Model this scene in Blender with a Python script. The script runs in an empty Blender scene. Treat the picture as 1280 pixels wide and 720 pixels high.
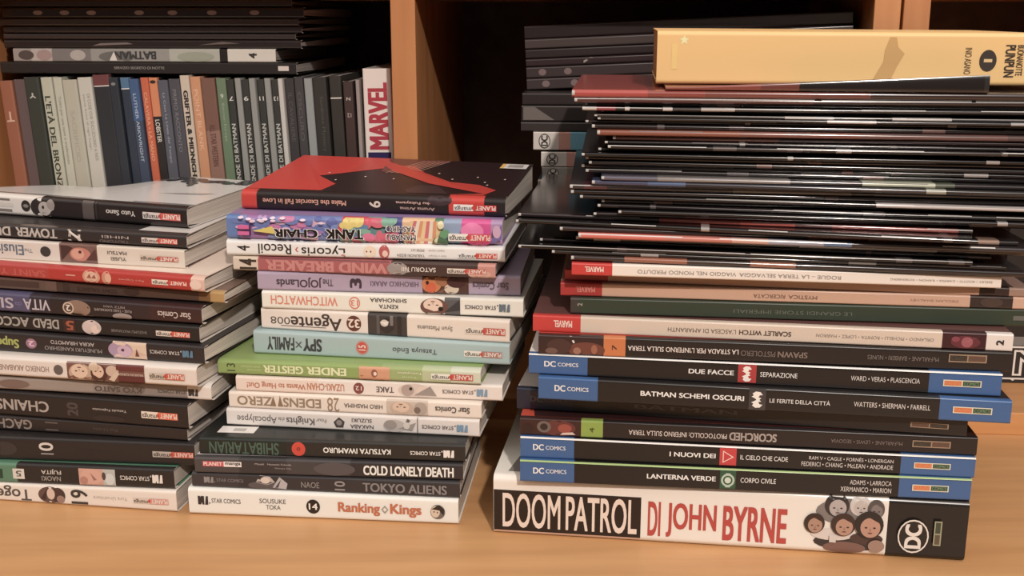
import bpy, bmesh, math, random
from mathutils import Matrix, Vector
C = bpy.context.scene
COL = C.collection
rnd = random.Random(11)

# ------------------------------------------------------------------ camera, light, exposure
cam = bpy.data.objects.new('camera', bpy.data.cameras.new('camera'))
COL.objects.link(cam)
cam.location = (0, 0, .315)
PITCH = math.atan(340 / 1400)
cam.rotation_euler = (math.pi / 2 - PITCH, 0, 0)
cam.data.sensor_width = 36
cam.data.lens = 36 * 1400 / 1280
cam.data.clip_start = .01
C.camera = cam
C.view_settings.view_transform = 'Standard'
C.view_settings.look = 'None'
C.view_settings.gamma = 1
C.view_settings.use_curve_mapping = False
C.view_settings.exposure = 0.0

w = bpy.data.worlds.new('world'); C.world = w; w.use_nodes = True
nt = w.node_tree; bgn = nt.nodes['Background']
tcw = nt.nodes.new('ShaderNodeTexCoord'); sep = nt.nodes.new('ShaderNodeSeparateXYZ'); rmp = nt.nodes.new('ShaderNodeValToRGB')
nt.links.new(tcw.outputs['Generated'], sep.inputs[0]); nt.links.new(sep.outputs['Z'], rmp.inputs['Fac'])
rmp.color_ramp.elements[0].position = .15; rmp.color_ramp.elements[0].color = (.085, .062, .055, 1)
rmp.color_ramp.elements[1].position = .75; rmp.color_ramp.elements[1].color = (1.05, .95, .86, 1)
nt.links.new(rmp.outputs['Color'], bgn.inputs['Color']); bgn.inputs['Strength'].default_value = 1.0

ld = bpy.data.lights.new('room_lamp_light', 'POINT')
ld.energy = 178; ld.color = (1, .90, .82); ld.shadow_soft_size = .05
lo = bpy.data.objects.new('room_lamp_light', ld); COL.objects.link(lo)
lo.location = (.45, -1.25, 1.62)

# ------------------------------------------------------------------ materials
def lin(c):
    c = c / 255
    return c / 12.92 if c < .04045 else ((c + .055) / 1.055) ** 2.4
MC = {}
GAIN = 1.12
def ink(rgb, rough=.36, coat=0.0):
    key = (rgb, rough, coat)
    if key not in MC:
        m = bpy.data.materials.new('print_%02x%02x%02x' % rgb); m.use_nodes = True
        b = m.node_tree.nodes['Principled BSDF']
        dk = .72 if max(rgb) < 80 else (.72 + .28 * (max(rgb) - 80) / 40 if max(rgb) < 120 else 1)
        lc = [lin(c) * dk for c in rgb]; g = .3 * lc[0] + .59 * lc[1] + .11 * lc[2]
        b.inputs['Base Color'].default_value = [min(.82, (c * .84 + g * .16) * GAIN) for c in lc] + [1]
        b.inputs['Roughness'].default_value = rough
        b.inputs['Coat Weight'].default_value = coat
        b.inputs['Coat Roughness'].default_value = .12
        MC[key] = m
    return MC[key]
def noise_mat(name, c1, c2, scale, detail=4, rough=.5, lo=.35, hi=.65, bump=0):
    m = bpy.data.materials.new(name); m.use_nodes = True
    nt = m.node_tree; b = nt.nodes['Principled BSDF']
    tc = nt.nodes.new('ShaderNodeTexCoord'); mp = nt.nodes.new('ShaderNodeMapping')
    mp.inputs['Scale'].default_value = scale
    nz = nt.nodes.new('ShaderNodeTexNoise'); nz.inputs['Scale'].default_value = 1; nz.inputs['Detail'].default_value = detail
    cr = nt.nodes.new('ShaderNodeValToRGB')
    cr.color_ramp.elements[0].position = lo; cr.color_ramp.elements[1].position = hi
    cr.color_ramp.elements[0].color = [lin(c) for c in c1] + [1]
    cr.color_ramp.elements[1].color = [lin(c) for c in c2] + [1]
    nt.links.new(tc.outputs['Object'], mp.inputs['Vector']); nt.links.new(mp.outputs['Vector'], nz.inputs['Vector'])
    nt.links.new(nz.outputs['Fac'], cr.inputs['Fac']); nt.links.new(cr.outputs['Color'], b.inputs['Base Color'])
    b.inputs['Roughness'].default_value = rough
    if bump:
        bp = nt.nodes.new('ShaderNodeBump'); bp.inputs['Strength'].default_value = bump; bp.inputs['Distance'].default_value = .001
        nt.links.new(nz.outputs['Fac'], bp.inputs['Height']); nt.links.new(bp.outputs['Normal'], b.inputs['Normal'])
    return m
DESK = noise_mat('beech_desk', (192, 144, 98), (208, 160, 112), (6, 70, 40), 5, .42, .3, .7)
WOOD = noise_mat('beech_veneer', (180, 120, 78), (202, 142, 94), (60, 60, 5), 5, .45, .3, .7)
SHELFWOOD = noise_mat('beech_shelf', (200, 142, 92), (216, 160, 106), (5, 60, 60), 5, .45, .3, .7)
PAPER = noise_mat('page_edges', (176, 168, 160), (222, 214, 204), (8, 8, 2600), 2, .8, .3, .7)
PAPER_V = noise_mat('page_edges_grey', (120, 115, 112), (190, 184, 178), (8, 8, 2600), 2, .8, .3, .7)
BACK = noise_mat('grey_hardboard', (104, 90, 84), (118, 104, 96), (40, 40, 40), 3, .7)
WALL = noise_mat('plaster', (190, 180, 165), (200, 190, 176), (20, 20, 20), 3, .9)

# ------------------------------------------------------------------ mesh helpers
class MB:
    """collects faces with materials and becomes ONE mesh object"""
    def __init__(s): s.v = []; s.f = []; s.mi = []; s.mats = []
    def mat(s, m):
        if m not in s.mats: s.mats.append(m)
        return s.mats.index(m)
    def add(s, verts, faces, m):
        o = len(s.v); k = s.mat(m)
        s.v += [tuple(p) for p in verts]
        for f in faces: s.f.append([i + o for i in f]); s.mi.append(k)
    def grid(s, fn, nu, nv, m, flip=False):
        vs = [fn(i / nu, j / nv) for i in range(nu + 1) for j in range(nv + 1)]
        fs = []
        for i in range(nu):
            for j in range(nv):
                a = i * (nv + 1) + j; q = [a, a + nv + 1, a + nv + 2, a + 1]
                fs.append(q[::-1] if flip else q)
        s.add(vs, fs, m)
    def slab(s, fn, nu, nd, m):
        """fn(a, b, c) maps the unit cube; skin of a box with nu x nd divisions"""
        s.grid(lambda a, b: fn(a, b, 1), nu, nd, m)
        s.grid(lambda a, b: fn(a, b, 0), nu, nd, m, True)
        s.grid(lambda a, c: fn(a, 0, c), nu, 1, m, False)
        s.grid(lambda a, c: fn(a, 1, c), nu, 1, m, True)
        s.grid(lambda b, c: fn(0, b, c), nd, 1, m, True)
        s.grid(lambda b, c: fn(1, b, c), nd, 1, m, False)
    def box(s, x0, x1, y0, y1, z0, z1, m):
        s.slab(lambda a, b, c: (x0 + (x1 - x0) * a, y0 + (y1 - y0) * b, z0 + (z1 - z0) * c), 1, 1, m)
    def build(s, name, parent=None, smooth=False, weld=True):
        me = bpy.data.meshes.new(name)
        me.from_pydata(s.v, [], s.f)
        for m in s.mats: me.materials.append(m)
        me.polygons.foreach_set('material_index', s.mi)
        if weld:
            bm = bmesh.new(); bm.from_mesh(me)
            bmesh.ops.remove_doubles(bm, verts=bm.verts, dist=1e-6)
            bm.to_mesh(me); bm.free()
        if smooth:
            me.polygons.foreach_set('use_smooth', [True] * len(me.polygons))
            me.set_sharp_from_angle(angle=math.radians(38))
        me.update()
        o = bpy.data.objects.new(name, me); COL.objects.link(o)
        if parent: o.parent = parent
        return o
def tag(o, label=None, cat=None, group=None, kind=None):
    for k, v in (('label', label), ('category', cat), ('group', group), ('kind', kind)):
        if v: o[k] = v
    return o
def empty(name, mat4):
    o = bpy.data.objects.new(name, None); COL.objects.link(o)
    o.empty_display_size = .02; o.matrix_world = mat4
    return o

GLYPH = {}
def glyphs(s, bold):
    k = (s, bold)
    if k not in GLYPH:
        cu = bpy.data.curves.new('lettering', 'FONT'); cu.body = s; cu.size = 1; cu.offset = 0; cu.resolution_u = 4
        ob = bpy.data.objects.new('lettering', cu)
        me = ob.to_mesh()
        v0 = [(v.co.x, v.co.y) for v in me.vertices]; f0 = [list(p.vertices) for p in me.polygons]
        ob.to_mesh_clear(); bpy.data.objects.remove(ob); bpy.data.curves.remove(cu)
        vs, fs = [], []
        e_ = bold * .8
        for dx, dy in (((0, 0),) if e_ < .004 else ((-e_, -e_ * .5), (e_, -e_ * .5), (-e_, e_ * .5), (e_, e_ * .5), (0, 0))):
            o_ = len(vs); vs += [(x + dx, y + dy, o_) for x, y in v0]; fs += [[i + o_ for i in f] for f in f0]
        xs = [v[0] for v in vs]; ys = [v[1] for v in vs]
        x0, x1, y0, y1 = min(xs), max(xs), min(ys), max(ys)
        GLYPH[k] = ([((x - x0) / (x1 - x0), (y - y0) / (y1 - y0), o_ / max(1, len(v0)) * 5e-6) for x, y, o_ in vs], fs)
    return GLYPH[k]

# ------------------------------------------------------------------ print on a spine.  u in the spec's own scale (span), v 0 bottom .. 1 top
# ('R',u0,u1,v0,v1,rgb) block   ('T',text,u0,u1,v0,v1,rgb,rot,bold)   ('E',u,v,ru,rv,rgb) disc   ('P',[(u,v)..],rgb) polygon
def do_prints(mb, prints, P, rough, coat, off0=.00012):
    off = off0
    for p in prints:
        off += .00003
        k = p[0]
        if k == 'R':
            _, u0, u1, v0, v1, c = p
            mb.grid(lambda a, b: P(u0 + (u1 - u0) * a, v0 + (v1 - v0) * b, off), 1, 10, ink(c, rough, coat))
        elif k == 'E':
            _, u, v, ru, rv, c = p
            n = 20
            vs = [P(u, v, off)]
            for r in (.55, 1):
                vs += [P(u + ru * r * math.cos(t * 2 * math.pi / n), v + rv * r * math.sin(t * 2 * math.pi / n), off) for t in range(n)]
            fs = [[0, 1 + t, 1 + (t + 1) % n] for t in range(n)] + [[1 + t, 1 + n + t, 1 + n + (t + 1) % n, 1 + (t + 1) % n] for t in range(n)]
            mb.add(vs, fs, ink(c, rough, coat))
        elif k == 'P':
            _, pts, c = p
            mb.add([P(u, v, off) for u, v in pts], [list(range(len(pts)))], ink(c, rough, coat))
        elif k == 'T':
            _, s, ua, ub, va, vb, c, rot, bold = p
            vs, fs = glyphs(s, bold)
            out = []
            for x, y, lift in vs:
                if rot == 0: u, v = ua + x * (ub - ua), va + y * (vb - va)
                elif rot == 180: u, v = ub - x * (ub - ua), vb - y * (vb - va)
                elif rot == 90: u, v = ub - y * (ub - ua), va + x * (vb - va)
                else: u, v = ua + y * (ub - ua), vb - x * (vb - va)
                out.append(P(u, v, off + lift))
            mb.add(out, fs, ink(c, rough, coat))

def flip(prints, u, v=.5):
    """turn a small motif upside down about (u, v)"""
    o = []
    for p in prints:
        if p[0] == 'E': o.append(('E', 2 * u - p[1], 2 * v - p[2], p[3], p[4], p[5]))
        elif p[0] == 'R': o.append(('R', 2 * u - p[2], 2 * u - p[1], 2 * v - p[4], 2 * v - p[3], p[5]))
        elif p[0] == 'P': o.append(('P', [(2 * u - a, 2 * v - b) for a, b in p[1]], p[2]))
    return o
def planet(a, b, v0=.3, v1=.62, rot=180, red=(205, 70, 55), white=(225, 215, 205), txt=(50, 42, 40), dim=1.0):
    d = lambda c: tuple(int(x * dim) for x in c)
    m = a + (b - a) * (.46 if rot == 180 else .54)
    e = (v1 - v0) * .14; g = (b - a) * .02
    h = (v1 - v0)
    if rot == 180:
        return [('R', a, m, v0, v1, d(white)), ('R', m, b, v0, v1, d(red)),
                ('T', 'manga', a + g, m - 2 * g, v0 + e * 1.2, v1 - e * 1.2, txt, 180, .012),
                ('E', m, (v0 + v1) / 2, h * .0 + (b - a) * .035, h * .3, d((190, 60, 45))),
                ('T', 'PLANET', m + 3 * g, b - g, v0 + e, v1 - e, d((235, 215, 205)), 180, .02)]
    return [('R', a, m, v0, v1, d(red)), ('R', m, b, v0, v1, d(white)),
            ('T', 'PLANET', a + g, m - 2 * g, v0 + e, v1 - e, d((235, 215, 205)), 0, .02),
            ('T', 'manga', m + 2 * g, b - g, v0 + e * 1.2, v1 - e * 1.2, txt, 0, .03)]
def star(a, b, v0, v1, c, ic, rot=180):
    """N-like icon and STAR COMICS"""
    L = b - a; wd = L * .24; h = v1 - v0; t = (v0 + v1) / 2
    if rot == 180:
        i0 = b - wd
        pr = [('T', 'STAR COMICS', a, i0 - L * .07, t - h * .26, t + h * .26, c, 180, .02), ('R', i0 - L * .045, i0 - L * .02, t + h * .2, t + h * .4, c)]
    else:
        i0 = a
        pr = [('T', 'STAR COMICS', a + wd + L * .08, b, t - h * .26, t + h * .26, c, 0, .02), ('R', a + wd + L * .02, a + wd + L * .045, t - h * .4, t - h * .2, c)]
    pr += [('P', [(i0, v0), (i0 + wd * .3, v0), (i0 + wd * .45, v0 + h * .55), (i0 + wd * .2, v1), (i0, v1)], ic),
           ('P', [(i0 + wd * .42, v0), (i0 + wd * .62, v0), (i0 + wd * .62, v1), (i0 + wd * .28, v1)], ic),
           ('P', [(i0 + wd * .68, v0), (i0 + wd, v0), (i0 + wd, v1), (i0 + wd * .8, v1)], ic)]
    return pr
def face(u, ru, skin, hair, v=.5, rv=.36, up=True):
    """a small drawn head: hair behind, face, fringe, eyes"""
    pr = [('E', u, v + rv * .12, ru * 1.15, rv * 1.12, hair), ('E', u + ru * .1, v - rv * .12, ru * .8, rv * .82, skin),
          ('P', [(u - ru * .9, v + rv * .15), (u - ru * .1, v + rv * .75), (u + ru, v + rv * .2), (u + ru * .7, v + rv * .9), (u - ru * .6, v + rv * .95)], hair),
          ('E', u - ru * .25, v - rv * .12, ru * .12, rv * .07, (60, 45, 42)), ('E', u + ru * .42, v - rv * .12, ru * .12, rv * .07, (60, 45, 42)),
          ('E', u + ru * .1, v - rv * .56, ru * .2, rv * .06, (110, 66, 60)), ('P', [(u + ru * .04, v - rv * .38), (u + ru * .18, v - rv * .4), (u + ru * .1, v - rv * .1)], tuple(int(c * .82) for c in skin))]
    return pr if up else flip(pr, u, v)
def boxlogo(a, b, v0=.36, v1=.66, bright=True, rot=0):
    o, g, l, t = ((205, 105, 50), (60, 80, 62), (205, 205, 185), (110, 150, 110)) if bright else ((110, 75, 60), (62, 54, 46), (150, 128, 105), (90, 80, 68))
    m = (a + b) / 2; du = (b - a) * .03; dv = (v1 - v0) * .14
    L, R = (o, g) if rot == 0 else (g, o)
    return [('R', a, b, v0, v1, l), ('R', a + du, m - du / 2, v0 + dv, v1 - dv, L), ('R', m + du / 2, b - du, v0 + dv, v1 - dv, R),
            ('T', 'PANINI' if rot == 0 else 'COMICS', a + du * 2, m - du, v0 + dv * 1.8, v1 - dv * 1.8, (215, 140, 85) if bright else t, rot, 0),
            ('T', 'COMICS' if rot == 0 else 'PANINI', m + du * 1.5, b - du * 2, v0 + dv * 1.8, v1 - dv * 1.8, t, rot, 0)]
def bat(u, ru, v=.5, rv=.36, c=(225, 220, 215)):
    """bat emblem turned on its side, wings up and down"""
    right = [(-.1, 0), (-.25, .12), (-.9, .35), (-.55, .5), (-.75, .75), (-.2, 1), (.55, .95), (.95, .6), (.45, .55), (.25, .3), (.75, .18), (.45, .06), (.5, 0)]
    pts = [(u + ru * a, v + rv * b) for a, b in right]
    pts2 = [(u + ru * a, v - rv * b) for a, b in right][::-1]
    return [('P', pts, c), ('P', pts2, c)]

# ------------------------------------------------------------------ the book builder
def make_book(name, M4, L, zb, zt, span, bands, prints, D=.12, r=.0016, bulge=.0006, top=None, bottom=None,
              top_prints=(), paper=None, hard=False, rough=.36, coat=0.0, warp=None, label='', cat='book', group=None, inset=.0006, simple=False):
    """spine runs along local x from 0 to L at y=0, pages go back to y=D; zb, zt = heights at the two ends"""
    root = empty(name, M4)
    tag(root, label, cat, group)
    s0, s1 = span
    U = lambda u: (u - s0) / (s1 - s0)
    zB = lambda a: zb[0] + (zb[1] - zb[0]) * a
    TH = lambda a: (zt[0] + (zt[1] - zt[0]) * a) - zB(a)
    W = warp or (lambda a, d: 0)
    tmean = (TH(0) + TH(1)) / 2
    r = min(r, tmean * .48)
    lip = r + .0035
    def prof(v, t):                       # depth of the spine surface at height v
        s = min(v, 1 - v) * t
        d = bulge * max(0, (abs(2 * v - 1) - .68) / .32) ** 2
        if s < r: d += r - math.sqrt(max(0, r * r - (r - s) ** 2))
        return d
    def PT(a, d, v):
        return (a * L, d, zB(a) + v * (TH(a) + W(a, d / D)))
    def SP(u, v, off):
        a = U(u); v = min(max(v, 0), 1)
        return PT(a, prof(v, TH(a)) - off, v)
    # spine: C-shaped wrap with colour bands
    sp = MB()
    vs_ = []
    n = 7
    for i in range(n): vs_.append((1 - math.cos(i / n * math.pi / 2)) * r / tmean)
    vs_ += [r / tmean, .06, .1, .14, .2, .3, .5]
    vs_ = [v for v in vs_ if v <= .5 + 1e-9]
    vs_ = sorted(set(round(v, 5) for v in vs_))
    vs_ = vs_ + [1 - v for v in vs_[::-1] if v < .4999]
    ring = lambda a: [PT(a, lip, 0)] + [PT(a, prof(v, TH(a)), v) for v in vs_] + [PT(a, lip, 1)]
    ci = .0005
    def inner(a):
        t = TH(a)
        o = [(a * L, lip, zB(a) + ci)]
        for v in vs_:
            x, d, z = PT(a, prof(v, t), v)
            o.append((x, d + ci, min(max(z, zB(a) + ci), zB(a) + t - ci)))
        o.append((a * L, lip, zB(a) + t - ci))
        return o
    edges = [max(0, min(1, U(b[0]))) for b in bands] + [1]
    edges[0] = 0
    for i, b in enumerate(bands):
        a0, a1 = edges[i], edges[i + 1]
        if a1 - a0 < 1e-5: continue
        m = ink(b[1], rough, coat)
        R0, R1 = ring(a0), ring(a1); k = len(R0)
        sp.add(R0 + R1, [[j, j + 1, k + j + 1, k + j] for j in range(k - 1)], m)
    mw = ink((205, 198, 190), .6)
    for a, fl in ((0, 0), (1, 1)):
        R, I = ring(a), inner(a); k = len(R)
        fs = [[j, k + j, k + j + 1, j + 1] for j in range(k - 1)]
        sp.add(R + I, [f[::-1] for f in fs] if fl else fs, mw)
    I0, I1 = inner(0), inner(1); k = len(I0)
    sp.add(I0 + I1, [[j, k + j, k + j + 1, j + 1] for j in range(k - 1)], mw)
    do_prints(sp, prints, SP, rough, coat)
    sp.build('spine', root, smooth=True)
    # covers
    ct = .0024 if hard else .0005
    top = top or bands[len(bands) // 2][1]; bottom = bottom or top
    for nm, v_, colr in (('front_cover', 1, top), ('back_cover', 0, bottom)):
        cb = MB(); m = ink(colr, rough, coat)
        if v_: f = lambda a, b, c: (lambda q: (q[0], q[1], q[2] - ct * (1 - c)))(PT(a, lip + (D - lip) * b, 1))
        else: f = lambda a, b, c: (lambda q: (q[0], q[1], q[2] + ct * c))(PT(a, lip + (D - lip) * b, 0))
        cb.slab(f, 10 if warp else 1, 8 if warp else 1, m)
        if v_ and top_prints:
            TP = lambda u, d, off: (lambda q: (q[0], q[1], q[2] + off))(PT(U(u), lip + (D - lip) * d, 1))
            do_prints(cb, top_prints, TP, rough, coat)
        cb.build(nm, root)
    # page block
    e = .003 if hard else inset
    pg = MB()
    d0 = max(.0012, bulge + .0008); d1 = D - (.003 if hard else .0008)
    def fp(a, b, c):
        aa = (e + (L - 2 * e) * a) / L
        v = c
        x, d, z = PT(aa, d0 + (d1 - d0) * b, v)
        rr = min(r, .002) * .9 if b == 0 else 0
        g = ct + .0001 + rr
        return (x, d, z + (g if c == 0 else -g))
    def fp2(a, b, c): return fp(a, b, c)
    pg.slab(fp2, 10 if warp else 1, 8 if warp else 2, paper or PAPER)
    pg.build('page_block', root)
    return root
def lying(x, y, z, yaw):
    return Matrix.Translation((x / 100, y / 100, z / 100)) @ Matrix.Rotation(math.radians(-yaw), 4, 'Z')

# ------------------------------------------------------------------ the setting
mb = MB(); mb.box(-.95, 1.05, .12, 1.30, -.03, 0, DESK)
desk = empty('desk', Matrix.Translation((.05, .7, -.75)))
tag(desk, 'light wooden desk with a smooth orange-brown top', 'desk')
d = mb.build('desktop', desk); d.matrix_parent_inverse = desk.matrix_world.inverted()
for sx in (-.9, .97):
    mb = MB(); mb.box(sx, sx + .03, .16, 1.26, -.75, -.0302, DESK)
    d = mb.build('side_panel', desk); d.matrix_parent_inverse = desk.matrix_world.inverted()
mb = MB(); mb.box(-2.4, 2.6, 1.34, 1.40, -.75, 1.9, WALL)
tag(mb.build('wall_back'), kind='structure')
mb = MB(); mb.box(-2.4, 2.6, -2.4, 1.40, -.80, -.75, noise_mat('floor_boards', (120, 92, 70), (140, 108, 84), (3, 40, 3), 4, .5))
tag(mb.build('floor'), kind='structure')

# bookcases: local x along the front, y into the depth; origin at the divider's foot
YAW = 5.0
BC = Matrix.Translation((-.0812, .8560, 0)) @ Matrix.Rotation(math.radians(-YAW), 4, 'Z')
BD = .28
def bookcase(x0, x1, dividers, label):
    r_ = empty('bookcase', BC @ Matrix.Translation((x0, 0, 0)))
    tag(r_, label, 'bookcase', None)
    t = .0186; H = .70
    def bx(name, a, b, y0, y1, z0, z1, m):
        q = MB()
        e = .0006
        q.box(a - x0, b - x0, y0, y1, z0, z1, m)
        o = q.build(name, r_)
        bv = o.modifiers.new('edge', 'BEVEL'); bv.width = e; bv.segments = 2
        return o
    bx('side_panel', x0, x0 + t, 0, BD, 0, H, WOOD); bx('side_panel', x1 - t, x1, 0, BD, 0, H, WOOD)
    for dv in dividers: bx('divider', dv - t / 2, dv + t / 2, 0, BD - .009, .0181, .3278, WOOD)
    bx('shelf', x0 + t, x1 - t, 0, BD - .009, 0, .018, SHELFWOOD)
    bx('shelf', x0 + t, x1 - t, 0, BD - .009, .3279, .346, SHELFWOOD)
    bx('top_panel', x0 + t, x1 - t, 0, BD - .009, H - .018, H, SHELFWOOD)
    bx('back_panel', x0 + t, x1 - t, BD - .008, BD, 0, H, BACK)
    return r_
bookcase(-.361, .3605, [0.0], 'wooden bookcase behind the book piles with one upright divider')
bookcase(.3625, .70, [], 'second wooden bookcase at the right, side by side with the divided one')

W_ = (222, 214, 206)      # white card
K_ = (44, 38, 37)         # black ink
exec_order = []
def BK(geo, yaw_group, span, bands, prints, label, **kw):
    x, y, L, yaw, zb0, zb1, zt0, zt1 = geo
    name = kw.pop('name', 'manga_volume')
    z0 = min(zb0, zb1)
    M = lying(x, y, z0, yaw)
    g = .009
    return make_book(name, M, L / 100, ((zb0 - z0 + g) / 100, (zb1 - z0 + g) / 100), ((zt0 - z0) / 100, (zt1 - z0) / 100),
                     span, bands, prints, label=label, group=yaw_group, **kw)

# ================================================================== RIGHT PILE
G = 'paperbacks of the right-hand pile'
BLUE = (54, 95, 148); RED = (196, 48, 42)
cast = []
for (u, v, ru, rv, sk, hr) in ((1048, .80, 13, .17, (168, 160, 158), (62, 54, 54)), (1076, .82, 11, .15, (180, 172, 168), (190, 185, 182)), (1095, .78, 9, .14, (120, 110, 108), (92, 84, 82)),
                               (1022, .50, 11, .15, (165, 128, 108), (66, 46, 40)), (1057, .50, 13, .17, (172, 132, 112), (70, 48, 42)), (1088, .52, 15, .20, (178, 134, 114), (48, 40, 40))):
    cast += face(u, ru, sk, hr, v, rv)
cast = [('E', 1063, .72, 40, .22, (120, 112, 110)), ('E', 1064, .22, 42, .14, (62, 54, 54)), ('E', 1044, .34, 26, .10, (205, 196, 190)), ('E', 1086, .30, 20, .10, (84, 60, 54)),
        ('E', 1060, .13, 26, .10, (120, 86, 76))] + cast + [('R', 1041, 1049, .22, .34, (200, 192, 186)), ('E', 1098, .2, 10, .1, (150, 120, 104))]
BK((-1.15, 64.54, 28.22, 7.8, 0, 0, 3.92, 3.89), G, (617, 1205), [(617, (226, 218, 210)), (1110, (34, 30, 29))],
   [('R', 617.4, 807, .07, .765, (44, 34, 31)), ('T', 'DOOM', 629, 704, .13, .72, (222, 205, 192), 0, .016), ('T', 'PATROL', 711, 802, .13, .72, (222, 205, 192), 0, .022),
    ('R', 619, 806, .045, .075, (214, 178, 160)), ('T', 'DI', 816, 832, .13, .71, (180, 62, 54), 0, .035), ('T', 'JOHN', 839, 902, .13, .71, (180, 62, 54), 0, .035), ('T', 'BYRNE', 910, 989, .13, .71, (180, 62, 54), 0, .035)]
   + cast + [('E', 1141, .40, 18.5, .275, (215, 208, 200)), ('E', 1141, .40, 16.8, .25, (36, 32, 30)), ('T', 'DC', 1131, 1151, .20, .60, (215, 208, 200), 90, .06),
             ('R', 1165, 1174, .27, .67, (150, 150, 120)), ('R', 1166.5, 1172.5, .47, .65, (70, 80, 62)), ('R', 1166.5, 1172.5, .29, .45, (96, 84, 66))],
   'thick white hardcover with big black and red capitals, bottom of the right pile', name='hardcover_book', cat='book', D=.183, r=.0042, bulge=0, hard=True, top=(226, 220, 212), bottom=(60, 50, 46),
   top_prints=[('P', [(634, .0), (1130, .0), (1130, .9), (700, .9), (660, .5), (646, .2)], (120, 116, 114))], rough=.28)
def dcbook(geo, s0, s1, a, b, title, tu, sub, su, authors, logo, emblem, label, top, tv=.40, tb=.62, dark=False, edge=None):
    bl = BLUE if not dark else (40, 46, 66)  # dark variant has shade painted into the blue and white inks
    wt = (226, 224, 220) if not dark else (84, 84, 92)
    pr = [('T', 'DC', a[1], a[2], .40, .68, wt, 0, .035), ('T', 'COMICS', a[2] + 2.5, a[3], .44, .62, wt, 0, .01)]
    if title: pr += [('T', title, tu[0], tu[1], tv, tb, wt, 0, .03)]
    if sub: pr += [('T', sub, su[0], su[1], tv, tb, wt, 0, .0)]
    for (t, u0, u1, v0, v1) in authors: pr.append(('T', t, u0, u1, v0, v1, (205, 200, 196), 0, .0))
    pr += emblem + boxlogo(logo[0], logo[1], .37, .66, not dark)
    if edge: pr += [('R', s0 + (s1 - s0) * q / 6, s0 + (s1 - s0) * (q + 1) / 6, .945, 1.0, edge) for q in range(6)]
    return BK(geo, G, (s0, s1), [(s0, bl), (a[0], (38, 35, 35)), (b, bl if not dark else (38, 35, 35))], pr, label, name='comic_paperback', D=.168, r=.0011, bulge=.0002, top=top, bottom=(40, 38, 38), rough=.3)
dcbook((.49, 63.56, 26.46, 6.0, 3.92, 3.89, 5.34, 5.27), 650, 1213, (720, 667, 681, 710), 1126, 'LANTERNA VERDE', (813, 900), 'CORPO CIVILE', (931, 975),
       [('ADAMS • LARROCA', 1066, 1117, .53, .74), ('XERMANICO • MARION', 1055, 1117, .2, .42)], (1142, 1186),
       [('R', 905, 925, 0, 1, (46, 92, 68)), ('E', 915, .48, 8.5, .30, (170, 190, 172)), ('E', 915, .48, 6, .21, (46, 92, 68)), ('E', 915, .48, 4, .14, (190, 205, 190)), ('R', 912, 918, .72, .80, (170, 190, 172)), ('R', 912, 918, .16, .24, (170, 190, 172))],
       'black spined comic paperback with blue ends and green ring emblem, on the hardcover', (150, 190, 92), edge=(150, 178, 104))
dcbook((.51, 63.9, 26.62, 6.5, 5.34, 5.27, 6.71, 6.55), 650.5, 1217.5, (720, 667, 681, 709), 1128, 'I NUOVI DEI', (842, 900), 'IL CIELO CHE CADE', (931, 990),
       [('RAM V • CAGLE • FORNÉS • LONERGAN', 1016, 1119, .56, .77), ('FEDERICI • CHANG • McLEAN • ANDRADE', 1007, 1119, .24, .45)], (1144, 1188),
       [('R', 905, 926, 0, 1, (192, 50, 54)), ('P', [(909, .2), (923, .5), (909, .8)], (226, 190, 186)), ('P', [(910.2, .27), (920.5, .5), (910.2, .73)], (192, 50, 54))],
       'black spined comic paperback with blue ends and red triangle emblem', (222, 216, 212), edge=(222, 218, 214))
spx = [('E', 700, .5, 22, .46, (104, 52, 46)), ('E', 681, .55, 9, .34, (110, 96, 92)), ('E', 681, .55, 5, .2, (62, 46, 44)), ('E', 708, .5, 9, .26, (150, 70, 58)), ('P', [(702, .12), (722, .16), (718, .3), (705, .24)], (205, 180, 168)), ('E', 660, .4, 7, .3, (58, 36, 36))]
BK((.49, 64.15, 26.74, 6.5, 6.71, 6.55, 7.81, 7.72), G, (650, 1220), [(650, (70, 40, 38)), (729, (132, 158, 58)), (757, (44, 36, 36))],
   spx + [('T', '4', 740, 746, .34, .62, (70, 84, 40), 90, 0), ('T', "PROTOCOLLO: INFERNO SULLA TERRA", 790, 914, .32, .6, (196, 184, 178), 180, .015), ('T', 'SCORCHED', 917, 976, .26, .72, (160, 148, 142), 180, .05),
          ('T', 'McFARLANE • LEWIS • SEGOVIA', 1043, 1130, .4, .6, (120, 108, 104), 180, 0)] + boxlogo(1142, 1188, .36, .72, False, 180),
   'black comic paperback with dark red art and a lime green block on its spine', name='comic_paperback', D=.168, r=.0011, bulge=.0002, top=(190, 66, 40), rough=.32,
   top_prints=[('P', [(668, .0), (1220, .0), (1220, 1), (640, 1), (655, .3)], (62, 32, 32))])
dcbook((.30, 65.76, 26.49, 10.0, 7.81, 7.72, 9.19, 8.83), 646, 1208, (720, 664, 680, 712), 1126, 'BATMAN', (800, 930), None, None, [], (1141, 1186), [],
       'comic paperback with shade painted into its blue-black inks, set back under the wider blue-ended one', (176, 168, 164), dark=True)
dcbook((1.58, 63.63, 27.07, 7.0, 9.19, 8.83, 10.6, 10.21), 673, 1262, (750, 694, 708, 738), 1176, 'BATMAN SCHEMI OSCURI', (805, 936), 'LE FERITE DELLA CITTÀ', (968, 1043),
       [('WATTERS • SHERMAN • FARRELL', 1072, 1165, .42, .64)], (1192, 1239), [('R', 942, 963, .03, .97, (74, 70, 72))] + bat(952, 7.5),
       'black spined comic paperback with blue ends and white emblem on a grey square', (48, 44, 46))
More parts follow.
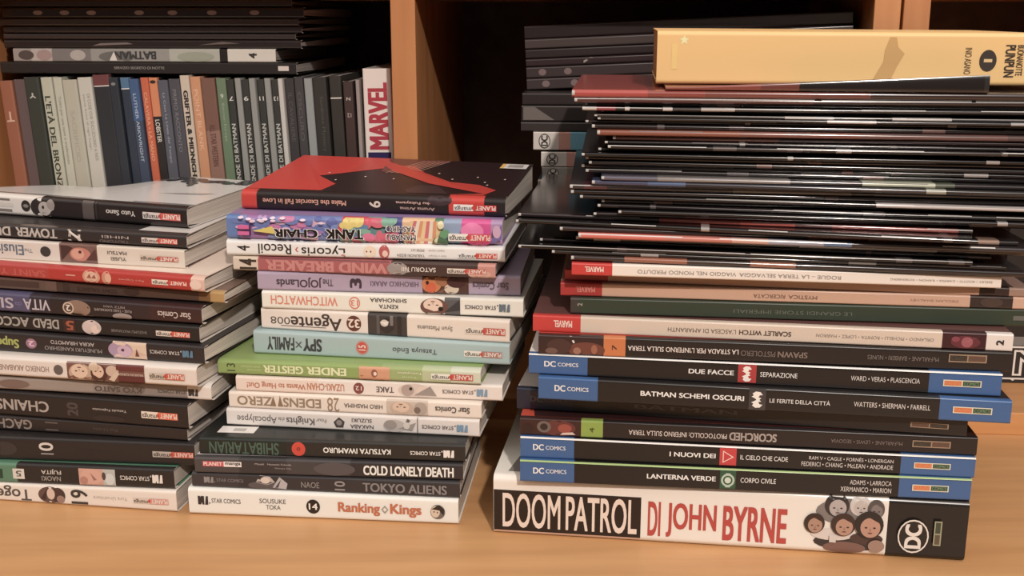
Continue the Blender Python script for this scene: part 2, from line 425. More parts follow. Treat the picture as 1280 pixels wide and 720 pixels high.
dcbook((1.01, 64.13, 27.21, 6.5, 10.62, 10.22, 11.9, 11.6), 661, 1250, (737, 681, 696, 725), 1163, 'DUE FACCE', (866, 923), 'SEPARAZIONE', (956, 1002),
       [('WARD • VERAS • PLASCENCIA', 1068, 1152, .42, .64)], (1180, 1226), [('R', 928, 951, 0, 1, (170, 46, 50))] + bat(939, 6.5),
       'black spined comic paperback with blue ends and white emblem on a red square', (224, 220, 216), edge=(222, 220, 218))
BK((1.57, 63.97, 27.17, 5.5, 11.91, 11.6, 13.12, 12.79), G, (673, 1263), [(673, (66, 44, 42)), (757, (196, 112, 56)), (785, (44, 38, 37))],
   [('E', 735, .3, 24, .4, (112, 62, 50)), ('E', 700, .45, 16, .4, (84, 56, 52)), ('P', [(713, .98), (716, .98), (720, .66), (718, .62)], (214, 200, 190)), ('E', 723, .24, 5, .18, (150, 104, 88)), ('E', 745, .34, 4, .24, (150, 92, 70)), ('E', 690, .2, 8, .16, (110, 82, 74)),
    ('T', '7', 768, 774, .36, .62, (76, 48, 34), 90, 0), ('T', "LA STRADA PER L'INFERNO SULLA TERRA", 788, 928, .36, .62, (212, 202, 196), 180, .015), ('T', 'PISTOLERO', 931, 974, .32, .6, (110, 98, 92), 180, .02), ('T', 'SPAWN', 977, 1014, .32, .62, (124, 108, 100), 180, .03),
    ('T', 'McFARLANE • BARBERI • NUNES', 1088, 1175, .4, .62, (120, 110, 104), 180, 0)] + boxlogo(1187, 1233, .42, .82, False, 180),
   'black comic paperback with an orange numbered block beside dark red art', name='comic_paperback', D=.168, r=.0011, bulge=.0002, top=(206, 70, 56), rough=.32)
def marvel(geo, s0, s1, rl, ml, base, prints, extra_bands, label, text=(226, 196, 186), red=RED, **kw):
    return BK(geo, G, (s0, s1), [(s0, red), (rl, base)] + extra_bands, [('T', 'MARVEL', ml[0], ml[1], .32, .74, text, 180, .045)] + prints, label, name='comic_paperback', D=.168, r=.0011, bulge=.0002, rough=.32, **kw)
marvel((1.25, 64.6, 27.57, 6.5, 13.13, 12.79, 14.16, 13.84), 666, 1265, 728, (693, 717), (202, 186, 170),
       [('T', "L'ASCESA DI AMARANTH", 840, 926, .34, .6, (104, 92, 84), 180, .0), ('T', 'SCARLET WITCH', 930, 995, .34, .62, (84, 72, 66), 180, .03), ('T', 'ORLANDO • PICHELLI • ROMITA • LOPEZ • MARRON', 1026, 1170, .4, .58, (140, 128, 120), 180, 0),
        ('E', 1208, .45, 18, .36, (104, 44, 54)), ('E', 1210, .45, 7, .3, (150, 82, 92)), ('E', 1196, .6, 5, .16, (130, 60, 74)), ('P', [(1206, .4), (1224, .8), (1211, .5)], (196, 150, 150)), ('T', '2', 1245, 1254, .36, .66, (44, 40, 40), 90, .04)],
       [(1180, (72, 34, 42)), (1233, (214, 206, 200))], 'beige comic paperback with red left end and a white numbered right end', top=(110, 70, 66))
BK((3.5, 64.82, 27.35, 4.0, 14.17, 13.85, 15.16, 14.91), G, (713, 1300), [(713, (70, 66, 62)), (724, (56, 70, 54))],
   [('T', '2', 722, 728, .5, .68, (170, 170, 158), 90, 0), ('T', 'LE GRANDI STORIE IMPERIALI', 920, 1068, .34, .56, (100, 108, 94), 180, .0), ('R', 1266, 1299, .36, .62, (104, 102, 98))],
   'dark green paperback with a tiny digit at its left end', name='comic_paperback', D=.168, r=.0011, bulge=.0002, rough=.42)
marvel((2.91, 65.22, 27.36, 5.0, 15.17, 14.92, 16.02, 15.66), 700.5, 1290, 754, (720, 745), (196, 158, 134),
       [('T', 'RICERCATA', 946, 986, .3, .6, (124, 94, 78), 180, .015), ('T', 'MYSTICA', 990, 1026, .3, .6, (124, 94, 78), 180, .015), ('T', 'DECLAN SHALVEY', 1140, 1200, .42, .6, (160, 126, 106), 180, 0), ('E', 1240, .5, 14, .4, (84, 66, 60))],
       [(1214, (66, 52, 48)), (1266, (196, 158, 134))], 'tan comic paperback with red left end, second below the white one', top=(180, 120, 96), red=(168, 44, 42), text=(196, 120, 110))
marvel((3.18, 65.65, 26.95, 6.0, 16.02, 15.66, 16.73, 16.20), 706, 1288, 762, (724, 748), (186, 150, 128), [], [(1226, (64, 48, 44)), (1262, (150, 120, 104))],
       'tan comic paperback with red left end, mostly hidden under the white one', top=(150, 118, 104), red=(176, 46, 42), text=(176, 60, 54))
marvel((3.48, 63.69, 24.58, 3.0, 16.79, 16.29, 17.55, 17.03), 714.5, 1251, 766, (731, 755), (224, 214, 204),
       [('T', 'VIAGGIO NEL MONDO PERDUTO', 798, 922, .32, .62, (126, 118, 114), 180, .0), ('T', 'ROGUE – LA TERRA SELVAGGIA', 926, 1053, .32, .62, (146, 138, 132), 180, .01), ('T', 'SEELEY • SCOTTI • CARIÑA • RAMON • ROSENBERG', 1114, 1240, .38, .58, (150, 142, 136), 180, 0)],
       [], 'white spined comic paperback with red left end, right under the thin comic issues', top=(60, 48, 46))

# ---- the thin stapled issues above
COM = [
(3.45,63.88,4.5,17.6,16.98,17.93,17.33),(2.34,64.16,4.7,17.93,17.33,18.18,17.59),(0.38,64.32,5.3,18.18,17.59,18.43,17.86),(1.66,65.2,6.2,18.43,17.86,18.69,18.13),
(3.75,64.48,4.8,18.69,18.13,18.99,18.45),(3.83,63.55,5.0,18.99,18.45,19.33,18.8),(2.78,63.92,4.6,19.33,18.8,19.62,19.11),(0.23,64.64,9,19.62,19.11,19.89,19.39),
(0.38,65.28,7,19.89,19.39,20.16,19.67),(4.76,64.47,4.8,20.16,19.67,20.41,19.94),(6.14,63.81,5.8,20.41,19.94,20.66,20.2),(4.98,64.4,6.4,20.66,20.2,20.92,20.47),
(5.22,64.55,4.5,20.92,20.47,21.17,20.74),(3.95,64.38,5.9,21.17,20.74,21.43,21.02),(3.42,64.39,4.7,21.43,21.02,21.73,21.33),(3.35,64.3,4.5,21.73,21.33,22.05,21.66),
(4.6,64.0,6.4,22.05,21.66,22.35,21.98),(5.12,63.8,5.0,22.35,21.98,22.62,22.26),(4.29,64.87,5.7,22.62,22.26,22.89,22.55),(4.05,64.93,6.3,22.89,22.55,23.16,22.84),
(4.43,64.39,5.3,23.16,22.84,23.43,23.12),(4.24,64.5,5.3,23.43,23.12,23.68,23.38),(3.98,63.95,5.0,23.68,23.38,23.92,23.63),(4.98,64.58,4.4,23.92,23.63,24.16,23.89),
(5.45,63.7,5.8,24.16,23.89,24.4,24.14),(5.29,63.98,5.6,24.4,24.14,24.61,24.37),(5.76,64.16,5.1,24.61,24.37,24.88,24.65),(4.84,63.9,4.8,24.88,24.65,25.23,25.01),
(4.56,64.22,4.8,25.23,25.01,25.53,25.33),(4.21,64.5,5.0,25.53,25.33,25.74,25.56),(4.87,64.15,6.1,25.74,25.56,25.92,25.75),(4.68,64.14,5.6,25.92,25.75,26.09,25.93),
(5.09,64.75,4.5,26.09,25.93,26.3,26.16),(3.98,63.92,4.8,26.3,26.16,26.51,26.39),(4.16,64.7,5.8,26.51,26.39,26.7,26.59),(3.54,64.18,5.1,26.7,26.59,27.01,26.92),
(3.39,64.14,5.4,27.01,26.92,27.46,27.38)]
DK = [(30, 24, 25), (36, 27, 28), (26, 22, 22), (40, 30, 30), (32, 26, 29)]
SPECIAL = {
 0: [(0, (62, 50, 48)), (.12, (150, 92, 70)), (.26, (60, 48, 44)), (.4, (150, 100, 80)), (.5, (48, 40, 40))],
 1: [(0, (40, 34, 33)), (.2, (150, 146, 142)), (.24, (44, 38, 37)), (.66, (120, 116, 114)), (.72, (40, 34, 33))],
 4: [(0, (60, 54, 52)), (.04, (170, 164, 158)), (.1, (90, 84, 80)), (.5, (170, 166, 164)), (.8, (90, 84, 82))],
 5: [(0, (206, 104, 92)), (.19, (190, 112, 98)), (.34, (196, 150, 138)), (.42, (150, 150, 168)), (.54, (84, 112, 150)), (.6, (56, 48, 50))],
 6: [(0, (48, 36, 38)), (.55, (140, 70, 58)), (.68, (170, 112, 92)), (.9, (150, 120, 104)), (.96, (46, 38, 38))],
 8: [(0, (46, 34, 36)), (.32, (150, 62, 50)), (.5, (180, 76, 66)), (.62, (104, 56, 54)), (.7, (150, 70, 62)), (.97, (60, 46, 44))],
 9: [(0, (44, 34, 36)), (.2, (108, 56, 50)), (.45, (128, 100, 98)), (.6, (96, 108, 104)), (.75, (46, 36, 38))],
 13: [(0, (40, 34, 34)), (.55, (40, 34, 34)), (.63, (190, 182, 180)), (.995, (60, 52, 52))],
 15: [(0, (60, 50, 54)), (.03, (92, 48, 54)), (.08, (48, 40, 44)), (.35, (96, 92, 92)), (.6, (50, 42, 42))],
 16: [(0, (70, 74, 104)), (.12, (74, 92, 128)), (.2, (50, 50, 62)), (.5, (62, 56, 58)), (.7, (150, 150, 138)), (.74, (48, 44, 44))],
 17: [(0, (96, 92, 108)), (.12, (132, 126, 124)), (.4, (60, 54, 56)), (.55, (176, 180, 158)), (.7, (90, 96, 80)), (.74, (46, 40, 42))],
 27: [(0, (132, 74, 56)), (.3, (120, 72, 62)), (.55, (110, 76, 72)), (.85, (92, 70, 68))],
 26: [(0, (96, 56, 46)), (.35, (60, 42, 40))],
 31: [(0, (60, 56, 56)), (.15, (44, 40, 40)), (.4, (180, 174, 172)), (.5, (52, 48, 50)), (.62, (190, 184, 182)), (.74, (60, 58, 62)), (.92, (186, 184, 186))],
 30: [(0, (50, 46, 46)), (.48, (188, 182, 180)), (.58, (56, 52, 54)), (.85, (150, 148, 150)), (.9, (50, 46, 48))],
 33: [(0, (180, 172, 168)), (.03, (150, 60, 72)), (.07, (46, 40, 40)), (.09, (190, 184, 180)), (.1, (50, 44, 44)), (.17, (180, 174, 172)), (.19, (52, 46, 46)), (.25, (160, 154, 152)), (.32, (60, 56, 56))],
 36: [(0, (170, 66, 60)), (.16, (140, 62, 54)), (.28, (120, 62, 54)), (.5, (110, 60, 54)), (.62, (62, 46, 44))],
 35: [(0, (92, 52, 50)), (.3, (96, 58, 52)), (.5, (60, 46, 44))],
}
def ordinal(n):
    suf = 'th' if 10 <= n % 100 <= 20 else {1: 'st', 2: 'nd', 3: 'rd'}.get(n % 10, 'th')
    return '%d%s' % (n, suf)
LOOK = {0: 'orange flecked', 5: 'salmon pink', 8: 'red streaked', 27: 'brown-orange', 16: 'blue grey', 17: 'grey and pale green', 36: 'red dotted', 31: 'black and white', 33: 'white and crimson flecked', 13: 'white lined'}
def comic(i, x, y, L, yaw, zb0, zb1, zt0, zt1, bands, label, group, D=.168, warp=None, coat=.5, wear_glint=()):
    z0 = min(zb0, zb1); Lm = L / 100
    root = empty('comic_issue', lying(x, y, z0, yaw)); tag(root, label, 'comic', group)
    zb = ((zb0 - z0 + .014) / 100, (zb1 - z0 + .014) / 100); zt = ((zt0 - z0) / 100, (zt1 - z0) / 100)
    W = warp or (lambda a, d: 0)
    t0 = (zt[0] - zb[0] + zt[1] - zb[1]) / 2; r = t0 / 2
    def PT(a, d, v): return (a * Lm, d, zb[0] + (zb[1] - zb[0]) * a + v * ((zt[0] - zb[0]) + (zt[1] - zt[0] - zb[1] + zb[0]) * a + W(a, d / D)))
    n = 10
    prof = [(r - r * math.sin(math.pi * k / n) if 0 < k < n else r, .5 - .5 * math.cos(math.pi * k / n)) for k in range(n + 1)]
    ds = (1, .6, .3, .13, .11, .08, .05, .03)
    prof = [(D * q, 0) for q in ds] + prof + [(D * q, 1) for q in ds[::-1]]
    cv = MB()
    ed = [b[0] for b in bands] + [1]
    cuts = sorted(set(ed + ([k / 12 for k in range(13)] if warp else [])))
    for q in range(len(cuts) - 1):
        a0, a1 = cuts[q], cuts[q + 1]
        c = [b[1] for b in bands if b[0] <= a0 + 1e-9][-1]
        R0 = [PT(a0, d_, v_) for d_, v_ in prof]; R1 = [PT(a1, d_, v_) for d_, v_ in prof]; k = len(R0)
        cv.add(R0 + R1, [[j, j + 1, k + j + 1, k + j] for j in range(k - 1)], ink(c, .2, coat))
    if wear_glint:
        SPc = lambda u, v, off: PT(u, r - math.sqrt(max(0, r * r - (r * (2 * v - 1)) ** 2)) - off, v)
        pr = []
        for (u0, u1, v0, v1, c) in wear_glint:
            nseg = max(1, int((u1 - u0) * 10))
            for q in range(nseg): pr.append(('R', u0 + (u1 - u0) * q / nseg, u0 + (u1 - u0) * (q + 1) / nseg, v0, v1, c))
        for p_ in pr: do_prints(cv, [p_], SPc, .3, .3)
    cv.build('cover', root, smooth=True)
    pg = MB(); e = .0007
    pg.slab(lambda a, b, c: (lambda p_: (p_[0], p_[1], p_[2] + (.00025 if c == 0 else -.00025)))(PT((e + (Lm - 2 * e) * a) / Lm, r + (D - .001 - r) * b, c)), 12 if warp else 1, 40 if warp else 1, PAPER_V)
    pg.build('page_block', root)
    return root
def lip_up(a, d):
    k = max(0.0, (a - .30) / .46)
    k = min(k, 1.0)
    return .0078 * k ** 1.25 * max(0.0, 1 - d / .115) ** 1.0
for i, (x, y, yaw, a0, a1, b0, b1) in enumerate(COM):
    base = DK[i % 5]
    if i in SPECIAL: bands = SPECIAL[i]
    else:
        bands = [(0, base)]
        a = rnd.uniform(.1, .3)
        while a < .95:
            if rnd.random() < .5:
                c = rnd.choice([(150, 144, 142), (92, 84, 84), (110, 80, 74), (74, 60, 62)])
                bands += [(a, c), (a + rnd.uniform(.01, .05), DK[rnd.randrange(5)])]
            a += rnd.uniform(.1, .3)
    look = LOOK.get(i, 'dark')
    wear_glint = []  # pale strips: worn folds, and highlights painted along the spines
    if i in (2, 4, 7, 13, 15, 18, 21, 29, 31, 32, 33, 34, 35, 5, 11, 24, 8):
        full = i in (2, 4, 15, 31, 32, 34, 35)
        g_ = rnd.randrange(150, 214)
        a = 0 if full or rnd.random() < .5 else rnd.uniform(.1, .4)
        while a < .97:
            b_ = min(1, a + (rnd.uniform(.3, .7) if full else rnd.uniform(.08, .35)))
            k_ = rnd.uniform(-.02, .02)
            wear_glint.append((a, b_, .78 + k_, .93 + k_, (g_, g_ - 4, g_ - 8)))
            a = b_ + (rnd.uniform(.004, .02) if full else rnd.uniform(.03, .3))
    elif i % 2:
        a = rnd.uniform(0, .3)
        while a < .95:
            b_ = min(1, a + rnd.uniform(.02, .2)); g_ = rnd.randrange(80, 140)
            wear_glint.append((a, b_, .8, .9, (g_, g_ - 6, g_ - 8))); a = b_ + rnd.uniform(.05, .4)
    wear_glint.append((0, .006, .3, .9, (176, 172, 168)))
    if i == len(COM) - 1: lab = 'red dotted thin stapled comic on top of the right pile, under the yellow book'
    elif i == 0: lab = 'orange flecked thin comic lying right on the white spined paperback'
    else: lab = '%s thin stapled comic, %s up from the white spined paperback' % (look, ordinal(i + 1))
    n_ = len(COM); dr0 = .55 * (1 - i / n_) + .06 * i / n_; dr1 = .55 * (1 - (i + 1) / n_) + .06 * (i + 1) / n_
    f0 = (x - 3.9) / 25.8; f1 = f0 + 1.0
    comic(i, x, y, 25.8 if i < 9 else 26.6, yaw, a0 - dr0 * f0, a0 - dr0 * f1, b0 - dr1 * f0, b0 - dr1 * f1, bands, lab, 'thin stapled comics in the right pile', wear_glint=wear_glint)
# bent issue whose spine rises in front of the yellow book
comic(99, 8.6, 63.60, 17.5, 5.6, 27.47, 27.40, 27.64, 27.57, [(0, (130, 62, 52)), (.3, (110, 58, 52)), (.42, (40, 36, 36)), (.985, (56, 52, 52))],
      'dark thin comic with a bulging spine in front of the yellow book', 'thin stapled comics in the right pile',
      warp=lambda a, d: .0084 * min(1, max(0, (a - .05) / .95)) * max(0, 1 - d * .168 / .021))

# ---- the yellow book on top
YEL = (226, 184, 112)
YE2 = (196, 152, 84)
starp = []
for k in range(10):
    t = math.pi / 2 + k * math.pi / 5; q = 1 if k % 2 == 0 else .45
    starp.append((856 + 6.4 * q * math.cos(t), .83 + .095 * q * math.sin(t)))
make_book('hardcover_book', lying(8.37, 66.0, 27.66, 6), .215, (.0001, .0001), (.0302, .0290), (822, 1298), [(822, YEL)],
          [('P', starp, (250, 226, 160)), ('R', 840.5, 847.5, .28, .76, (236, 192, 108)), ('P', [(1092, .10), (1114, .10), (1122, .40), (1104, .46)], YE2), ('P', [(1104, .45), (1122, .39), (1129, .60), (1121, .72), (1105, .68)], YE2), ('P', [(1105, .67), (1121, .71), (1118, .91), (1110, .91)], YE2),
           ('T', 'INIO ASANO', 1202, 1210, .22, .72, (84, 66, 44), -90, .0), ('E', 1230, .48, 10.3, .205, (62, 50, 42)), ('T', '1', 1225, 1235, .45, .51, (214, 180, 120), -90, .01),
           ('T', 'BUONANOTTE', 1264, 1272, .20, .78, (70, 56, 42), -90, .01), ('T', 'PUNPUN', 1250, 1262, .17, .78, (62, 48, 40), -90, .03)],
          D=.15, r=.0024, bulge=.0, top=YEL, label='thick yellow book with a dark round number mark, on top of the right pile', paper=noise_mat('yellowed_pages', (150, 112, 70), (176, 134, 84), (8, 8, 2600), 2, .8), rough=.5)

# ================================================================== MIDDLE PILE
G = 'manga of the middle pile'
MW = (226, 216, 206)
BK((-20.96, 67.3, 17.63, 5.2, 0, 0, 1.87, 1.75), G, (237, 573), [(237, (228, 222, 216))],
   star(249, 303, .40, .72, (92, 86, 84), (62, 56, 56), 0) + [('T', 'SOUSUKE', 327, 360, .55, .72, (110, 102, 98), 0, .015), ('T', 'TOKA', 335, 353, .32, .49, (110, 102, 98), 0, .015),
    ('E', 394, .5, 8.6, .27, (48, 42, 40)), ('T', '14', 388.5, 399.5, .38, .62, (226, 220, 212), 0, .03), ('T', 'Ranking', 425, 477, .24, .72, (188, 104, 66), 0, .045),
    ('P', [(478.5, .5), (483, .34), (487.5, .5), (483, .66)], (150, 146, 140)), ('P', [(480.5, .5), (483, .42), (485.5, .5), (483, .58)], (222, 216, 208)), ('T', 'Kings', 489.5, 528, .24, .74, (188, 104, 66), 0, .045),
    ('E', 548, .5, 9, .28, (112, 104, 96)), ('E', 545, .5, 5.5, .22, (206, 186, 166)), ('P', [(540, .6), (550, .78), (556, .6), (555, .36), (550, .56)], (58, 48, 46)), ('E', 543.5, .5, .8, .03, K_), ('E', 547.5, .48, .8, .03, K_)],
   'white manga with orange-brown title, bottom of the middle pile', D=.125, bulge=.0008, r=.002, rough=.3)
BK((-20.69, 67.44, 17.47, 5.2, 1.87, 1.75, 2.89, 2.88), G, (240.5, 576), [(240.5, (70, 67, 70)), (300, (62, 59, 62))],
   star(256, 306, .34, .74, (120, 116, 116), (136, 132, 132), 0) + [('E', 334, .3, 22, .28, (96, 90, 92)), ('P', [(322, .5), (327, .95), (340, .9), (346, .55), (336, .35)], (176, 166, 160)), ('E', 334, .66, 6, .22, (206, 190, 180)), ('P', [(343, .2), (352, .9), (362, .5), (360, .12)], (170, 166, 168)), ('P', [(346, .2), (354, .75), (350, .2)], (84, 80, 86)),
    ('T', 'NAOE', 379, 402, .28, .66, (130, 124, 122), 0, .02), ('T', '10', 421, 434, .2, .8, (140, 134, 132), 90, .03), ('T', 'TOKYO ALIENS', 456, 560, .2, .76, (128, 124, 124), 0, .035)],
   'dark grey manga with large grey title, second up in the middle pile', D=.125, top=(52, 48, 50), rough=.34, top_prints=[('P', [(410, .0), (440, .0), (445, .08), (420, .05)], (40, 36, 38))])
BK((-20.4, 67.29, 17.36, 4.2, 2.89, 2.88, 3.98, 4.03), G, (243.5, 579.5), [(243.5, (84, 78, 78)), (300, (66, 62, 64)), (360, (78, 74, 76)), (440, (58, 54, 57))],
   planet(254, 303, .46, .78, 0, (200, 82, 92), (226, 216, 214)) + [('T', 'Mizuki   Naoyuki Fukuda', 320, 366, .6, .74, (170, 160, 158), 0, .01), ('T', 'Shinya Ide', 345, 366, .38, .5, (150, 142, 140), 0, .01),
    ('E', 420, .5, 26, .4, (92, 86, 88)), ('T', 'COLD LONELY DEATH', 456, 568, .2, .78, (228, 222, 216), 0, .05)],
   'dark grey manga with narrow white title, third up in the middle pile', D=.125, top=(214, 206, 204), rough=.34)
BK((-20.14, 67.74, 17.28, 5.2, 3.98, 4.03, 5.16, 5.26), G, (249.5, 582), [(249.5, (40, 48, 44)), (360, (50, 48, 46))],
   [('T', 'SHIBATARIAN', 262, 350, .10, .80, (72, 104, 90), 180, .02), ('E', 375, .5, 8.6, .40, (204, 62, 46)), ('E', 375, .5, 2.4, .1, (120, 40, 34)), ('E', 375, .5, 1.1, .05, (204, 62, 46)),
    ('T', 'KATSUYA IWAMURO', 406, 490, .34, .64, (226, 222, 216), 180, .03)] + star(514, 568, .28, .68, (220, 216, 212), (222, 218, 214)),
   'black-green manga with faint green title and a red dot', D=.13, top=(46, 48, 46), bulge=.001, top_prints=[('R', 266, 313, .035, .13, (222, 218, 214)), ('R', 284, 300, .06, .10, (170, 166, 162))], rough=.34)
BK((-18.85, 69.91, 16.96, 8.5, 5.17, 5.26, 6.36, 6.45), G, (283.5, 600), [(283.5, (214, 208, 204))],
   [('T', 'Apocalypse', 297, 348, .24, .74, (112, 106, 104), 180, .01), ('T', 'of the', 350, 358, .4, .64, (112, 106, 104), 180, .01), ('T', 'Knights', 360, 396, .26, .76, (104, 98, 96), 180, .02), ('T', 'Four', 398, 411, .44, .66, (130, 122, 120), 180, .01),
    ('P', [(420, .5), (423, .2), (432, .2), (434, .55), (427, .8)], (84, 78, 76)), ('E', 427, .48, 3.6, .16, (140, 132, 128)), ('T', 'NAKABA', 441, 470, .2, .42, (96, 90, 88), 180, .02), ('T', 'SUZUKI', 443, 468, .56, .78, (96, 90, 88), 180, .02),
    ('E', 496, .45, 14, .36, (180, 174, 170)), ('E', 491, .5, 8, .28, (150, 142, 138)), ('P', [(500, .3), (523, .7), (518, .2)], (150, 144, 140)), ('P', [(506, .3), (512, .9), (516, .8)], (110, 104, 100)), ('E', 511, .5, 4, .2, (205, 198, 192)), ('R', 524, 525.2, .02, .98, (120, 112, 108))]
   + star(530, 586, .30, .70, (110, 104, 102), (110, 146, 176)),
   'white manga with grey gothic lettering and a shield, fifth up in the middle pile', D=.125)
BK((-18.65, 70.01, 16.89, 8.5, 6.36, 6.45, 7.5, 7.55), G, (286.5, 602), [(286.5, (224, 212, 200))],
   [('T', 'ZERO', 297, 342, .22, .78, (148, 126, 100), 180, .03), ('P', [(339, .22), (347, .22), (343.5, .85)], (140, 112, 84)), ('P', [(349, .22), (356, .22), (352, .9)], (140, 112, 84)), ('T', 'EDENS', 356, 404, .22, .78, (148, 126, 100), 180, .03), ('T', '28', 412, 427, .06, .92, (150, 124, 98), 180, .0),
    ('T', 'HIRO MASHIMA', 433, 481, .36, .62, (104, 94, 88), 180, .02), ('R', 486, 537, .02, .98, (196, 180, 166))] + face(505, 13, (214, 186, 164), (190, 168, 148), .5, .4, False) + [('E', 528, .5, 8, .4, (170, 158, 146)), ('E', 524, .4, 4, .2, (120, 104, 94)),
    ('T', 'Star Comics', 546, 588, .34, .70, (96, 88, 84), 180, .025)],
   'cream manga with gold-brown title, sixth up in the middle pile', D=.125)
BK((-18.14, 70.05, 17.68, 7.5, 7.5, 7.56, 8.56, 8.65), G, (295, 628), [(295, (228, 206, 194)), (400, (226, 214, 206))],
   [('T', 'Wants to Hang Out!', 309, 384, .26, .72, (186, 118, 88), 180, .03), ('T', 'UZAKI-CHAN', 386, 433, .26, .72, (190, 124, 92), 180, .03), ('E', 451, .5, 6.6, .36, (128, 66, 62)), ('T', '12', 447, 455, .36, .64, (220, 200, 192), 180, .02), ('T', 'TAKE', 473, 495, .3, .66, (104, 92, 88), 180, .03),
    ('E', 520, .5, 20, .42, (206, 190, 180)), ('E', 512, .5, 8, .36, (170, 152, 144)), ('E', 532, .45, 9, .36, (214, 196, 184)), ('P', [(520, .2), (540, .8), (548, .2)], (150, 140, 134)), ('E', 516, .6, 2, .1, K_)]
   + star(555, 610, .30, .74, (110, 102, 98), (118, 150, 176)),
   'thin pinkish white manga with orange title, seventh up in the middle pile', D=.125)
GR = (136, 162, 88)
BK((-19.33, 70.31, 17.53, 8.5, 8.55, 8.64, 9.61, 9.69), G, (272.5, 601), [(272.5, GR), (480, (150, 170, 106)), (530, (176, 188, 146)), (565, (198, 204, 182))],
   [('T', '13', 284, 295, .28, .78, (62, 82, 44), 90, .0), ('T', 'SENSHI KAISHAKU', 302, 327, .56, .68, (190, 208, 150), 180, .0), ('T', 'RANGER', 310, 327, .36, .46, (190, 208, 150), 180, .0), ('T', 'ENDER', 386, 436, .26, .76, (216, 226, 176), 180, .045), ('T', 'GEISTER', 331, 382, .26, .76, (216, 226, 176), 180, .045),
    ('R', 452, 490, .08, .92, (206, 150, 116))] + [('P', [(452, .5), (470, .95), (490, .9), (490, .6), (468, .62)], (186, 126, 96)), ('E', 471, .52, 4, .26, (150, 90, 72)), ('E', 472, .5, 2, .12, (230, 210, 196)), ('P', [(453, .4), (470, .25), (484, .1), (456, .14)], (170, 104, 80)),
    ('T', 'Tonoyama', 500, 530, .56, .72, (226, 232, 200), 180, .015), ('T', 'Yomi', 506, 524, .28, .42, (196, 210, 160), 180, .01)] + planet(541, 592, .3, .68, 180, (190, 72, 56), (232, 226, 210)),
   'light green manga with pale block title and an orange face', D=.13, top=(140, 166, 92), bulge=.0016, r=.0025)
SPY = (158, 182, 184)
BK((-17.17, 71.51, 17.25, 9.5, 9.62, 9.69, 11.24, 11.09), G, (317.5, 637), [(317.5, SPY)],
   [('T', 'FAMILY', 335, 370, .22, .78, (72, 76, 78), 180, .05), ('P', [(371, .36), (373, .36), (380, .62), (378, .62)], (84, 88, 90)), ('P', [(378, .36), (380, .36), (373, .62), (371, .62)], (84, 88, 90)), ('T', 'SPY', 381, 405, .22, .78, (72, 76, 78), 180, .05),
    ('E', 456, .5, 8, .31, (196, 130, 122)), ('E', 456, .5, 6.4, .25, (196, 74, 64)), ('T', '15', 451.5, 460.5, .38, .62, (226, 214, 206), 90, .02), ('T', 'Tatsuya Endo', 494, 549, .36, .66, (92, 96, 96), 180, .01)] + planet(582, 628, .34, .62, 180, (168, 112, 104), (220, 214, 204)),
   'pale blue manga with dark title and a red dot, in the middle pile', D=.125, rough=.5)
BK((-16.67, 71.93, 16.8, 10.5, 11.24, 11.09, 12.69, 12.62), G, (327, 637), [(327, (220, 210, 202)), (463, (78, 72, 70)), (512, (220, 208, 196))],
   [('T', '008', 339, 364, .28, .62, (92, 84, 80), 180, .0), ('T', 'Agente', 365, 430, .1, .86, (76, 66, 64), 180, .02), ('R', 352, 410, .2, .23, (92, 84, 80)), ('E', 445.5, .5, 9.3, .36, (104, 58, 50)), ('T', '32', 438, 453, .3, .7, (222, 206, 192), 180, .03),
    ('R', 474, 478, .06, .94, (98, 92, 90)), ('R', 500, 505, .06, .94, (60, 54, 54)), ('E', 487, .5, 9, .34, (62, 56, 56)), ('E', 484, .6, 5, .16, (196, 188, 182)), ('P', [(478, .64), (490, .68), (486, .5)], (222, 216, 208)), ('R', 491, 495, .5, .94, (120, 114, 110)), ('T', 'Syun Matsuena', 525, 568, .40, .66, (108, 98, 92), 180, .0)]
   + planet(583, 632, .34, .64, 180, (190, 84, 68), (222, 212, 200)),
   'off-white manga with dark script title and a dark square picture', D=.12)
BK((-16.51, 71.7, 17.38, 7.5, 12.69, 12.62, 13.9, 13.88), G, (327.5, 654), [(327.5, (232, 220, 210))],
   [('T', 'WITCHWATCH', 339, 424, .28, .78, (214, 128, 104), 180, .02), ('E', 445.5, .5, 7, .34, (210, 118, 92)), ('E', 445.5, .5, 5.6, .27, (232, 216, 204)), ('T', '13', 441, 450, .34, .66, (206, 112, 88), 180, .02), ('T', 'SHINOHARA', 465, 511, .60, .82, (88, 80, 78), 180, .02), ('T', 'KENTA', 476, 500, .26, .48, (88, 80, 78), 180, .02),
    ('R', 558, 577, .03, .97, (96, 96, 98))] + face(545, 15, (222, 196, 178), (110, 76, 70), .5, .42, False) + [('E', 553, .35, 3, .12, K_), ('P', [(558, .2), (577, .9), (577, .3)], (70, 70, 74))] + star(583, 638, .32, .72, (96, 90, 88), (98, 112, 124)),
   'white manga with salmon title and a drawn face, in the middle pile', D=.125)
LIL = (168, 152, 176)
